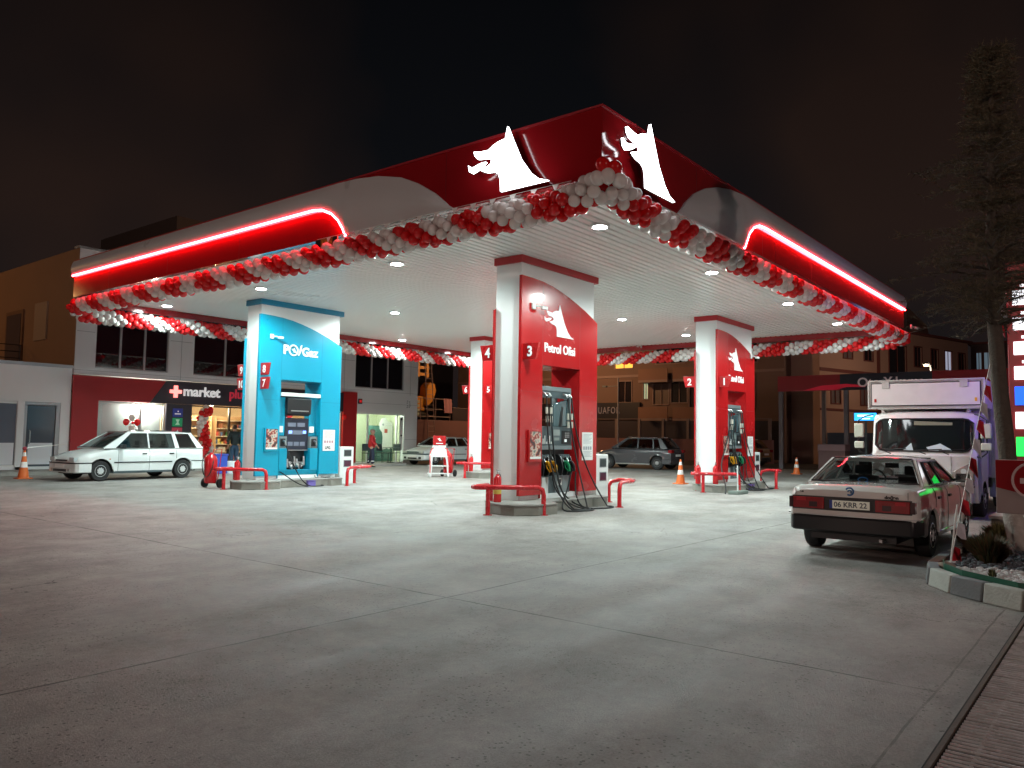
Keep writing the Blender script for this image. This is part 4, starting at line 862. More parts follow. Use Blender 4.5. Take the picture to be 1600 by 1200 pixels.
for y in (-.90, .90): bx((.330, .3395, y - .02, y + .02, 2.24, 2.31)).build('latch', M_RED if y > 0 else M_YEL, hb_)
s = MB()
for k in range(14): s.box(1.49, 1.4995, -.96 + k * .14, -.94 + k * .14, .8, 2.1)
s.build('rib', M_STEEL, tr)
bx((1.6, 6.4, -.95, .95, .55, .72)).build('chassis', M_BLACK, tr)
bx((1.8, 3.2, -1.0, -.9, .35, .74), (1.8, 3.2, .9, 1.0, .35, .74)).build('side_guard', M_MGREY, tr)
bx((1.55, 5.5, -1.062, -1.0505, .80, .84)).build('box_rail', M_STEEL, tr)
MB().ball((.5, -.75, 2.06), .05, 10, 6).build('marker_lamp', M_LENS, tr, smooth=True)

# ------------------------------------------------------------------ market building
M_CLAD = mat('light_grey_cladding', (.82, .83, .86), .4, noise=.08, nscale=.8); M_FRAME = mat('alu_frame', (.42, .42, .44), .35, metal=.3)
M_BROWN = mat('brown_render', (.30, .17, .09), .8, noise=.2, nscale=.8, bump=.2)
YF = 28.5
mk = thing('market_building', 'two storey pale grey market building with dark upstairs windows', 'building', (11.52, YF, 0)); OX, OY = 11.52, YF
def mbx(*b): return bx(*[(a - OX, b_ - OX, c_ - OY, d_ - OY, e, f) for a, b_, c_, d_, e, f in b])
UW = [(12.2, 14.85, 3), (15.86, 18.6, 2), (19.9, 22.6, 3), (23.9, 27.0, 3)]
ZW0, ZW1 = 3.62, 6.1
BX1 = 27.97
bl = [(11.52, BX1, YF, YF + .3, ZW1, 7.75)]; px = 11.52
for a, b, n in UW: bl.append((px, a, YF, YF + .3, ZW0, ZW1)); px = b
bl.append((px, BX1, YF, YF + .3, ZW0, ZW1)); bl.append((11.52, BX1, YF, YF + .3, 3.36, ZW0))
bl += [(23.96, BX1, YF, YF + .3, 2.46, 3.36), (27.12, BX1, YF, YF + .3, .0, 2.46), (23.1, 24.0, YF + .02, YF + .3, .0, 3.36)]
bl += [(BX1 - .3, BX1, YF + .3, YF + 12, 0, 7.75), (11.52, BX1 - .3, YF + 11.7, YF + 12, 0, 7.75)]
mbx(*bl).build('wall', M_CLAD, mk)
mbx((11.50, 11.82, YF + .02, YF + 12, 3.62, 7.75)).build('side_wall', M_BROWN, mk)
mbx((11.82, BX1 - .3, YF + .3, YF + 11.7, 7.2, 7.4), (11.82, BX1 - .3, YF + .3, YF + 11.7, 3.25, 3.4)).build('floor_slab', M_MGREY, mk)
mbx((11.46, BX1 + .04, YF - .04, YF + .36, 7.76, 7.82)).build('parapet_cap', M_FRAME, mk)
s = MB()
for x in (13.3, 15.35, 19.2, 22.9, 27.45):
    if 11.6 < x < BX1: s.box(x - OX - .008, x - OX + .008, -.003, .0, ZW1, 7.75)
for x in (15.35, 19.25, 23.25, 27.45): s.box(x - OX - .008, x - OX + .008, -.003, 0, 3.4, ZW1)
for x0_, x1_ in ((11.55, 12.15), (14.9, 15.8), (18.65, 19.85), (22.65, 23.85), (27.05, 27.95)): s.box(x0_ - OX, x1_ - OX, -.003, 0, 4.85, 4.866)
s.box(0, BX1 - OX, -.003, 0, 6.25, 6.262); s.box(24.0 - OX, BX1 - OX, -.003, 0, 2.92, 2.932); s.box(27.13 - OX, BX1 - OX, -.003, 0, 1.2, 1.212); s.box(0, BX1 - OX, -.003, 0, 3.50, 3.512)
s.build('cladding_joints', M_INKG, mk)
for a, b, n in UW:
    wd = (b - a) / n; fr_ = MB(); 
    fr_.box(a - OX, b - OX, .06, .14, ZW0, ZW0 + .05); fr_.box(a - OX, b - OX, .06, .14, ZW1 - .05, ZW1)
    for k in range(n + 1):
        x = a + wd * k - OX; fr_.box(max(a - OX, x - .035), min(b - OX, x + .035), .05, .15, ZW0 + .05, ZW1 - .05)
    w_ = fr_.build('window', M_FRAME, mk)
    for k in range(n): bx((a + wd * k - OX + .036, a + wd * (k + 1) - OX - .036, .09, .10, ZW0 + .051, ZW1 - .051)).build('pane', M_GLDK, w_)
# shopfront
M_SRED = mat('shop_red', (.44, .010, .014), .5, noise=.1, nscale=.7)
P_ = [(11.49, .11), (12.34, .11), (12.34, 2.47), (14.16, 2.47), (14.75, 3.31), (11.49, 3.31)]
MB().prism([(a - OX, z) for a, z in P_], 'y', -.10, -.002).build('red_surround', M_SRED, mk)
P_ = [(14.172, 2.47), (15.86, 2.47), (23.15, 2.47), (23.15, 3.32), (14.765, 3.32)]
MB().prism([(a - OX, z) for a, z in P_], 'y', -.10, -.002).build('navy_fascia', M_NAVY, mk)
mbx((14.80, 15.82, YF - .10, YF - .002, .11, 2.465)).build('navy_pier', M_NAVY, mk); mbx((19.4, 20.4, YF - .1, YF - .002, .11, 2.465)).build('navy_pier', M_NAVY, mk)
mbx((23.16, 23.95, YF - .12, YF + .018, .11, 3.38)).build('red_pier', M_SRED, mk)
sg_ = MB(); sg_.box(14.90 - OX, 15.34 - OX, -.17, -.102, 2.87, 3.0); sg_.box(15.055 - OX, 15.185 - OX, -.172, -.101, 2.71, 3.16)
cr_ = sg_.build('plus_sign', mat('plus_lit', (1, .3, .25), .4, emit=2.2, ecol=(1, .22, .2)), mk)
text('sign_lettering', 'market', .52, (15.42 - OX, -.115, 2.80), FR, mat('sign_white', (.75, .75, .75), .4, emit=.5), mk, ext=.025, off=.012, sx=1.02)
text('sign_lettering', 'plus', .52, (17.36 - OX, -.115, 2.80), FR, mat('sign_red', (.55, .03, .06), .4, emit=.3), mk, ext=.025, off=.01, sx=.93)
for z, m_, tx in ((2.14, mat('sq_blue', (.02, .04, .28), .4, emit=.15), 'Havale'), (1.78, mat('sq_green', (.01, .35, .14), .4, emit=.15), 'Z'), (1.42, mat('sq_red', (.5, .05, .08), .4, emit=.2), 'A')):
    q = bx((15.04 - OX, 15.44 - OX, -.13, -.101, z - .16, z + .16)).build('square_sign', m_, mk, bevel=.01)
    if tx == 'Havale': bx((15.12 - OX, 15.36 - OX, -.134, -.131, z - .07, z - .02)).build('sign_mark', M_WTEXT, q); MB().cyl((15.25 - OX, -.134, z + .05), (15.25 - OX, -.131, z + .05), .03, 10).build('sign_mark', M_WTEXT, q)
    elif tx == 'Z':
        g = MB(); g.prism([(15.16 - OX, z + .11), (15.32 - OX, z + .11), (15.28 - OX, z), (15.34 - OX, z - .1), (15.15 - OX, z - .1), (15.22 - OX, z)], 'y', -.134, -.131); g.build('sign_mark', mat('pale_green', (.4, .7, .5), .5, emit=.2), q)
    else: MB().prism([(15.12 - OX, z - .1), (15.26 - OX, z + .08), (15.3 - OX, z - .02), (15.36 - OX, z - .1)], 'y', -.134, -.131).build('sign_mark', M_WTEXT, q)
def shopwin(a, b, z0, z1, mull, nm='shop_window', m_=None, dark=M_DGREY):
    f = MB(); f.box(a - OX, b - OX, .02, .09, z0, z0 + .06); f.box(a - OX, b - OX, .02, .09, z1 - .06, z1)
    xs_ = [a] + mull + [b]
    for x in xs_: f.box(max(a, x - .035) - OX, min(b, x + .035) - OX, .015, .095, z0 + .06, z1 - .06)
    w_ = f.build(nm, dark, mk)
    for x, x2 in zip(xs_, xs_[1:]): bx((x - OX + .036, x2 - OX - .036, .05, .056, z0 + .061, z1 - .061)).build('pane', m_ or M_SHOPG, w_)
shopwin(12.34, 14.80, .11, 2.46, [13.9], m_=M_SHOPG, dark=M_FRAME)
shopwin(15.82, 19.4, .11, 2.46, [17.5], nm='shop_door', dark=M_BLACK)
shopwin(20.4, 23.15, .11, 2.46, [21.8])
shopwin(23.97, 27.10, .06, 2.45, [24.75, 26.62], nm='office_window', dark=M_WHITE)
# grey screen behind the left window
mbx((12.3, 14.8, YF + .35, YF + .38, .11, 2.9)).build('window_screen', mat('grey_screen', (.42, .46, .50), .35, noise=.1, nscale=2), mk)
# shop interior
M_WARM = mat('warm_wall', (.72, .55, .36), .7); M_SHELF = mat('shelf_wood', (.55, .36, .20), .5); 
mbx((14.9, 23.3, YF + 4.2, YF + 4.3, .0, 3.2), (14.82, 14.9, YF + .3, YF + 4.3, 0, 3.2), (23.3, 23.4, YF + .3, YF + 4.3, 0, 3.2)).build('shop_inner_wall', M_WARM, mk)
mbx((14.9, 23.3, YF + .1, YF + 4.2, .0, .10)).build('shop_floor', mat('shop_tiles', (.5, .45, .4), .3), mk)
mbx((14.9, 23.3, YF + .3, YF + 4.2, 3.0, 3.1)).build('shop_ceiling', M_WHITE, mk)
for k, xx in enumerate((16.2, 17.9, 19.8, 21.6)):
    sh = thing('shop_shelf', 'wooden shelf rack of goods inside the market, %s from the door' % ordn[k], 'shelves', (xx, YF + 1.5 + .2 * (k % 2), .1), group='goods shelves inside the market')
    bx((0, .04, 0, .4, 0, 2.0), (1.36, 1.4, 0, .4, 0, 2.0), (.04, 1.36, .37, .4, 0, 2.0)).build('rack_frame', M_SHELF, sh)
    for j in range(6): bx((.041, 1.359, .0, .369, .15 + j * .33, .18 + j * .33)).build('shelf', mat('shelf_cream', (.7, .6, .45), .5), sh)
    gr = random.Random(k + 5); gm = [mat('goods%d' % q, c_, .5) for q, c_ in enumerate(((.5, .08, .06), (.6, .45, .12), (.1, .2, .4), (.6, .6, .55), (.1, .3, .12), (.25, .1, .05)))]
    g = MB()
    for j in range(5):
        x = .06
        while x < 1.3:
            w_ = gr.uniform(.05, .12); hh = gr.uniform(.08, .24)
            if gr.random() < (.85 if j < 3 else .35): g.cur = gr.randrange(6); g.box(x, x + w_ - .01, .04 + gr.random() * .05, .3, .181 + j * .33, .18 + j * .33 + hh)
            x += w_
    o = g.build('goods', gm, sh); o['kind'] = 'stuff'
def lamp(loc, e, col, size=.3, nm='room_lamp', parent=None, kind='POINT'):
    ld = bpy.data.lights.new(nm, kind); ld.energy = e; ld.color = col
    if kind == 'POINT': ld.shadow_soft_size = size
    else: ld.size = size
    o = bpy.data.objects.new(nm, ld); COL.objects.link(o); o.location = loc
    if parent: o.parent = parent
    return o
for k, (x, y, lab) in enumerate(((17.2, YF + .9, 'small bright globe lamp inside the market door'), (20.6, YF + 1.2, 'small globe lamp inside the market behind the blue column'))):
    l = thing('ceiling_lamp', lab, 'lamp', (x, y, 2.62)); MB().ball((0, 0, -.12), .07, 12, 8).build('bulb', mat('warm_bulb', (1, .8, .5), .5, emit=25, ecol=(1, .82, .55)), l, smooth=True); MB().cyl((0, 0, .37), (0, 0, -.06), .012, 6).build('stem', M_BLACK, l)
    lamp((0, 0, -.32), 260, (1, .74, .45), .1, 'bulb_light', l)
for k, (x, y, z, r) in enumerate(((14.25, YF + .22, 2.38, .075), (13.72, YF + .24, 2.36, .05))):
    l = thing('spot_lamp', ['larger bright spotlight over the grey shop window', 'smaller spotlight left of the bright one over the grey shop window'][k], 'lamp', (x, y, z)); MB().ball((0, 0, 0), r, 12, 8).build('bulb', mat('spot_bulb%d' % k, (1, .9, .7), .5, emit=40 - 22 * k, ecol=(1, .88, .66)), l, smooth=True); bx((-.02, .02, -.02, .02, r * .9, r * .9 + .06)).build('holder', M_BLACK, l)
    lamp((0, -.12, -.1), 170 - 120 * k, (1, .90, .72), .08, 'bulb_light', l)
# office interior
mbx((23.45, 27.6, YF + 2.6, YF + 2.7, 0, 3.2), (23.41, 23.45, YF + .3, YF + 2.7, 0, 3.2), (27.6, 27.66, YF + .3, YF + 2.7, 0, 3.2)).build('office_wall', mat('office_cream', (.70, .74, .55), .6), mk)
mbx((23.45, 27.6, YF + .1, YF + 2.6, 0, .055)).build('office_floor', M_KERB, mk)
mbx((23.45, 27.6, YF + .3, YF + 2.6, 2.7, 2.78)).build('office_ceiling', M_WHITE, mk)
l = thing('office_lamp', 'ceiling tube lamp inside the bright office', 'lamp', (25.4, YF + .62, 2.66)); bx((-.6, .6, -.06, .06, -.05, 0)).build('tube', mat('tube_lit', (1, 1, .9), .5, emit=12, ecol=(.95, 1, .82)), l); a_ = lamp((0, 0, -.10), 260, (.93, 1, .80), .06, 'tube_light', l)
gm_ = [M_DGREY, MATS['office_cream']]
g = bx((25.0, 25.02, 0, .01, 0, .01))
pb = thing('green_board', 'dark green board with a white map outline behind the office glass', 'board', (25.85, YF + 1.3, .10)); bx((0, 1.7, 0, .03, 0, 1.78)).build('board', mat('dark_green_board', (.05, .13, .11), .5), pb)
g = MB(); g.prism([(.75, 1.9), (.9, 2.15), (1.15, 2.2), (1.35, 2.0), (1.65, 1.95), (1.66, .62), (1.55, .66), (1.42, .60), (1.3, .66), (1.15, .62), (.98, .58), (1.0, 1.2), (.95, 1.45), (.8, 1.6)], 'y', -.02, -.002); g.build('white_paper_map', M_PAPER, pb)
s = MB(); s.box(1.1, 1.3, -.026, -.021, 1.42, 1.62); s.build('red_notice', mat('notice_red', (.5, .08, .06), .5), pb); s = MB(); s.cyl((1.0, -.03, 1.84), (1.0, -.021, 1.84), .06, 12); s.box(1.2, 1.6, -.026, -.021, 1.9, 1.905); s.box(1.2, 1.6, -.026, -.021, 1.78, 1.79); s.build('print', M_INKG, pb)
def chair(x, y, rz, lab):
    c = thing('chair', lab, 'chair', (x, y, .115), rz, group='chairs by the office')
    for a in (-.2, .2):
        for b in (-.2, .2): MB().cyl((a, b, 0), (a, b, .44), .014, 6).build('leg', M_BLACK, c)
    bx((-.23, .23, -.22, .22, .441, .47)).build('seat', M_BLACK, c); bx((-.22, .22, .20, .22, .55, .88)).build('backrest', M_DGREY, c); MB().cyl((-.2, .21, .44), (-.2, .21, .86), .012, 6).build('back_post', M_BLACK, c); MB().cyl((.2, .21, .44), (.2, .21, .86), .012, 6).build('back_post', M_BLACK, c)
chair(25.2, 27.95, R(10), 'dark metal chair on the pavement right of the attendant'); chair(24.3, 27.9, R(-8), 'dark metal chair on the pavement left of the attendant'); chair(25.9, 27.9, R(-80), 'dark metal stool like chair nearest the white car')
t_ = thing('round_table', 'small round glass table behind the attendant', 'table', (25.55, 27.75, .115)); MB().lathe([(.38, .70), (.38, .72)], n=28).build('table_top', M_DGREY, t_); MB().cyl((0, 0, 0), (0, 0, .70), .02, 8).build('leg', M_BLACK, t_); MB().lathe([(.2, 0), (.18, .02)], n=16).build('foot', M_BLACK, t_)
l = thing('alarm_box', 'small red alarm box on the wall above the office', 'alarm', (24.2, YF, 2.98)); bx((-.11, .11, -.06, -.0, -.12, .12)).build('box', M_BLACK, l, bevel=.01); bx((-.07, .07, -.07, -.061, -.06, .06)).build('lens', mat('alarm_red', (.6, .02, .02), .3, emit=.6), l)
g = MB()
for a_, z_ in ((0, 0), (.02, .1), (.16, .06), (.18, -.04), (.0, -.22), (.03, -.14), (.14, -.2), (.19, -.13)): g.box(27.22 - OX + a_, 27.30 - OX + a_, -.005, -.001, 3.0 + z_, 3.05 + z_)
g.build('wall_marks', M_INKG, mk)
l = thing('wall_plate', 'narrow upright notice strip beside the office door', 'sign', (26.86, YF - .02, 0)); bx((-.11, .11, -.02, -.001, .7, 2.3)).build('strip', M_WHT, l); bx((-.05, .05, -.035, -.021, 2.16, 2.26), (-.05, .05, -.035, -.021, 1.36, 1.44)).build('dark_box', M_BLACK, l)
# dish / arch on the roof
l = thing('roof_arch', 'pale curved panel lying on the market roof', 'roof fitting', (13.6, YF + 1.2, 7.75)); s = MB(); s.tube([(-1.4 + .28 * k, 0, .42 * math.sin(math.pi * k / 10)) for k in range(11)], .06, 6); s.build('arch', M_CLAD, l, smooth=True); bx((-1.3, 1.3, .1, .16, 0, .12)).build('base', M_CLAD, l)
# side wall door and balcony
d = bx((11.44 - OX, 11.499 - OX, 33.1 - OY, 34.8 - OY, 3.75, 6.0)).build('side_door', mat('brown_frame', (.16, .07, .03), .6), mk); bx((11.42 - OX, 11.439 - OX, 33.25 - OY, 34.65 - OY, 3.8, 5.85)).build('pane', mat('brown_glass', (.12, .08, .06), .15), d)
bx((11.44 - OX, 11.499 - OX, 30.9 - OY, 32.0 - OY, 4.7, 6.1)).build('side_window', mat('beige_shutter', (.32, .22, .15), .6), mk)
s = MB()
for z in (3.85, 4.1, 4.35, 4.6): s.cyl((9.5 - OX, 33.0 - OY, z), (11.4 - OX, 33.0 - OY, z), .018, 6)
for x in (9.5, 10.45, 11.38): s.cyl((x - OX, 33.0 - OY, 3.62), (x - OX, 33.0 - OY, 4.6), .02, 6)
s.build('balcony_rail', M_BLACK, mk)
# annex to the left
ax_ = thing('annex_building', 'low pale annex with large grey windows left of the market', 'building', (3.0, YF, 0))
def abx(*b): return bx(*[(a - 3, b_ - 3, c_ - OY, d_ - OY, e, f) for a, b_, c_, d_, e, f in b])
M_ANX = mat('annex_panel', (.90, .93, .95), .35, noise=.06, nscale=1)
abx((3, 11.46, YF + .0, YF + .3, 2.34, 3.60), (11.16, 11.46, YF, YF + .3, .1, 2.34), (9.86, 10.06, YF, YF + .3, .1, 2.34), (6.6, 6.75, YF, YF + .3, .1, 2.34), (3, 3.2, YF, YF + .3, .1, 2.34), (3, 11.46, YF + .3, YF + 8, 3.4, 3.58), (3, 11.16, YF + .0, YF + .3, .1, .2)).build('wall', M_ANX, ax_)
abx((3, 11.48, YF - .05, YF - .001, 3.53, 3.64)).build('parapet_cap', M_FRAME, ax_)
for a, b in ((3.2, 6.6), (6.75, 9.86)):
    q = abx((a, b, YF + .10, YF + .14, .2, 2.34)).build('window', mat('annex_window', (.16, .18, .23), .12, spec=.7, noise=.1, nscale=1), ax_)
    abx((a, b, YF + .07, YF + .099, .2, .26), (a, b, YF + .07, YF + .099, 2.26, 2.34)).build('frame', M_WHITE, q)
q = abx((10.18, 11.02, YF + .08, YF + .12, .2, 2.22)).build('door', mat('annex_door', (.10, .12, .15), .15, spec=.6), ax_); abx((10.06, 10.16, YF + .04, YF + .16, .2, 2.34), (11.04, 11.16, YF + .04, YF + .16, .2, 2.34), (10.16, 11.04, YF + .04, YF + .16, 2.24, 2.34)).build('frame', M_FRAME, q); MB().tube([(10.24 - 3, -.0, .95), (10.24 - 3, -.05, 1.0), (10.24 - 3, -.05, 1.35), (10.24 - 3, .0, 1.40)], .018, 6).build('handle', M_STEEL, q, smooth=True)
for a, b in ((3.6, 3.7),): pass
for a, b in ((3.24, 6.56), (6.8, 9.82), (10.24, 10.98)): abx((a, b, YF + (.066 if b < 10 else .074), YF + (.069 if b < 10 else .079), .27, .98)).build('painted_reflection', mat('painted_reflection', (.80, .84, .90), .5), ax_)  # pale lower strips paint the bright ground reflected in the annex glass

# ------------------------------------------------------------------ small things round the pumps
def cone(x, y, lab, h=.72, rz=0, z=0, topcap=False):
    c = thing('traffic_cone', lab, 'traffic cone', (x, y, z), rz, group='traffic cones')
    mo = mat('cone_orange', (.75, .16, .03), .45, noise=.15, nscale=6)
    bx((-.19, .19, -.19, .19, 0, .035)).build('base', mo, c, bevel=.01)
    rr = lambda t: .145 * (1 - t) + .025 * t
    bands = [(0, .36, mo), (.36, .56, M_PAPER), (.56, .76, mo), (.76, .90, M_PAPER), (.90, 1.0, mo)]
    first = None
    for a, b, m_ in bands:
        o = MB().lathe([(rr(a), .036 + (h - .036) * a), (rr(b), .036 + (h - .036) * b)], n=20).build('cone_body' if m_ is mo else 'white_band', m_, c, smooth=True, ang=50)
    return c
cn = cone(8.94, 25.15, 'orange and white cone with tape at the annex door', .84)
MB().tube([(.03, 0, .84), (.06, -.02, .88), (.12, 0, .9), (2.3, 2.9, .95)], .012, 5).build('barrier_tape', M_PAPER, cn); MB().ball((0, 0, .87), .06, 8, 6).build('tape_knot', mat('dark_red_knot', (.3, .03, .05), .6), cn)
cone(23.0, 11.45, 'red and white cone by the column numbered 2', .78); cone(34.2, 11.55, 'dim orange cone beside the car wash', .72)
def extinguisher(x, y, z, lab, h=.55, band=True):
    c = thing('fire_extinguisher', lab, 'fire extinguisher', (x, y, z), R(20), group='fire extinguishers on the islands')
    MB().lathe([(.07, 0), (.075, .02), (.075, h * .78), (.06, h * .85), (.03, h * .9), (.028, h * .94)], n=18).build('cylinder', M_EXT, c, smooth=True, ang=50)
    if band: MB().lathe([(.0765, h * .28), (.0765, h * .55)], n=18).build('label', mat('ext_label', (.7, .5, .1), .5), c, smooth=True)
    g = MB(); g.tube([(0, 0, h * .92), (0, 0, h), (.05, 0, h + .03), (.10, 0, h + .01)], .014, 6); g.tube([(0, 0, h * .97), (-.05, 0, h + .06)], .009, 6); g.build('valve', M_STEEL, c)
    MB().tube(bez((.03, -.02, h * .95), (.14, -.04, h * .9), (.12, -.03, h * .5), (.085, -.02, h * .2), 8), .009, 6).build('hose', M_RUB, c, smooth=True)
extinguisher(11.30, 9.35, .205, 'fire extinguisher with yellow label on the island of the nearest red column')
extinguisher(11.38, 18.1, .205, 'plain red fire extinguisher on the island of the blue column', band=False)
extinguisher(20.25, 9.55, .205, 'left fire extinguisher on the island of the column numbered 1', band=False); extinguisher(20.5, 9.15, .205, 'right fire extinguisher on the island of the column numbered 1', band=False)
extinguisher(20.42, 18.1, .205, 'red fire extinguisher on the island of the farthest red column', band=False)
def dolly(x, y, rz, lab):
    c = thing('wheeled_extinguisher', lab, 'fire extinguisher', (x, y, 0), rz, group='large fire extinguishers on wheels')
    MB().lathe([(.13, .12), (.16, .16), (.16, .72), (.13, .80), (.05, .86), (.04, .90)], n=20).build('tank', M_EXT, c, smooth=True, ang=50)
    for sg in (1, -1):
        w_ = MB().lathe([(.06, -.03), (.115, -.03), (.12, 0), (.115, .03), (.06, .03)], (-.08, sg * .24, .12), 20, 'y').build('wheel', M_RUB, c, smooth=True); MB().lathe([(.059, -.02), (.05, .0), (.059, .02)], (-.08, sg * .24, .12), 14, 'y').build('rim', M_SIL, w_, smooth=True)
    MB().tube([(-.08, -.24, .12), (-.08, .24, .12)], .012, 6).build('axle', M_STEEL, c)
    MB().tube([(-.1, -.13, .1), (-.17, -.13, .5), (-.24, -.13, .98), (-.24, .13, .98), (-.17, .13, .5), (-.1, .13, .1)], .013, 6).build('trolley_frame', M_EXT, c, smooth=True)
    MB().tube(bez((0, 0, .9), (.1, -.25, .9), (.2, -.15, .5), (.16, -.05, .3)) + bez((.16, -.05, .3), (.14, .05, .2), (.15, .2, .5), (.05, .12, .75))[1:], .013, 6).build('hose', M_RUB, c, smooth=True)
    bx((.0, .06, -.163, -.158, .3, .5)).build('label', M_PAPER, c); MB().cyl((0, 0, .88), (0, 0, .97), .02, 8).build('valve', M_STEEL, c)
dolly(10.95, 18.62, R(200), 'large wheeled fire extinguisher left of the blue column'); dolly(20.15, 18.95, R(200), 'large wheeled fire extinguisher beside the white care stand')
c = thing('blue_bin', 'blue plastic bin behind the wheeled extinguisher', 'bin', (14.9, 24.9, 0)); bx((-.2, .25, -.2, .2, .0, .62)).build('tub', mat('bin_blue', (.02, .07, .42), .4), c, bevel=.02); bx((-.22, .27, -.22, .22, .621, .68)).build('rim', MATS['bin_blue'], c, bevel=.01)
c = thing('grey_planter', 'low grey tub at the market door', 'tub', (15.4, 24.9, 0)); MB().lathe([(.22, 0), (.26, .42), (.23, .42), (.22, .38)], n=20).build('tub', M_CLAD, c, smooth=True)
# white windscreen-care stand
c = thing('service_stand', 'white A shaped water and air stand with red top sign beside the farthest column', 'service stand', (19.75, 19.0, 0), R(0), )
for x in (-.24, .24):
    MB().tube([(x * 1.3, -.24, 0), (x * 1.1, -.12, .6), (x * .8, 0, 1.1)], .035, 6).build('leg', M_WHT, c); MB().tube([(x * 1.3, .24, 0), (x * 1.1, .12, .6), (x * .8, 0, 1.1)], .035, 6).build('leg', M_WHT, c)
for z, a in ((.10, .38), (.36, .36), (.68, .30)): bx((-a, a, -.24 + z * .12, .24 - z * .12, z, z + .03)).build('shelf', M_WHT, c, bevel=.01)
g = MB(); g.prism([(-.26, .72), (.26, .72), (.19, 1.08), (-.19, 1.08)], 'y', -.05, .0); g.build('back_plate', M_WHT, c)
q = bx((-.22, .22, -.06, .03, 1.09, 1.42)).build('top_sign', M_RED, c, bevel=.01); MB().prism([(-.09 + x * .18, 1.24 + z * .18) for x, z in WOLF], 'y', -.068, -.0605).build('emblem', M_WTEXT, q); bx((-.12, .12, -.066, -.0605, 1.14, 1.165)).build('sign_line', M_WTEXT, q)
for sx_ in (-1, 1): MB().tube(bez((sx_ * .2, -.05, 1.0), (sx_ * .42, -.2, .9), (sx_ * .3, -.3, .5), (sx_ * .33, -.26, .15)), .018, 6).build('hose', M_EXT, c, smooth=True)
c.rotation_euler = (0, 0, R(-40))
# squeegee tray by the right column
c = thing('floor_tray', 'flat green grey tray with upright white handle before the column numbered 1', 'tray', (20.05, 8.32, 0)); bx((-.3, .35, -.15, .15, 0, .09)).build('tray', mat('tray_green', (.16, .20, .18), .4), c, bevel=.015); MB().cyl((-.02, 0, .09), (-.02, 0, .75), .018, 8).build('handle', M_WHT, c)
# balloon column at the market door and cluster in the window
def bal_col():
    path = [(16.35, 28.15, 2.30), (16.1, 28.12, 2.0), (16.12, 28.1, 1.5), (16.28, 28.08, 1.0), (16.4, 28.05, .55), (16.42, 28.0, .2)]
    c = garland(path, 'standing red and white balloon column at the market door', None, period=1.9, Rg=.13, sc_=1.0, nper=4, spacing=.15, phase=.62, hand=1)
    return c
bal_col()
c = thing('balloon_flower', 'flower shaped bunch of balloons on the grey shop window', 'balloons', (13.5, 28.33, 1.72))
for p_, col in (((-.2, 0, .02), 0), ((.2, 0, .02), 0), ((0, 0, .19), 1), ((0, 0, -.19), 1), ((0, -.08, 0), 0)):
    o = bpy.data.objects.new('balloon', BME[col]); COL.objects.link(o); o.parent = c; o.location = p_; o.scale = (1.1, .9, 1.1) if p_[1] == 0 else (.5,) * 3
c = thing('balloon_pair', 'single red balloon by the red pier near the office', 'balloon', (23.1, 28.25, 2.2)); o = bpy.data.objects.new('balloon', BME[0]); COL.objects.link(o); o.parent = c; o.scale = (1.2,) * 3

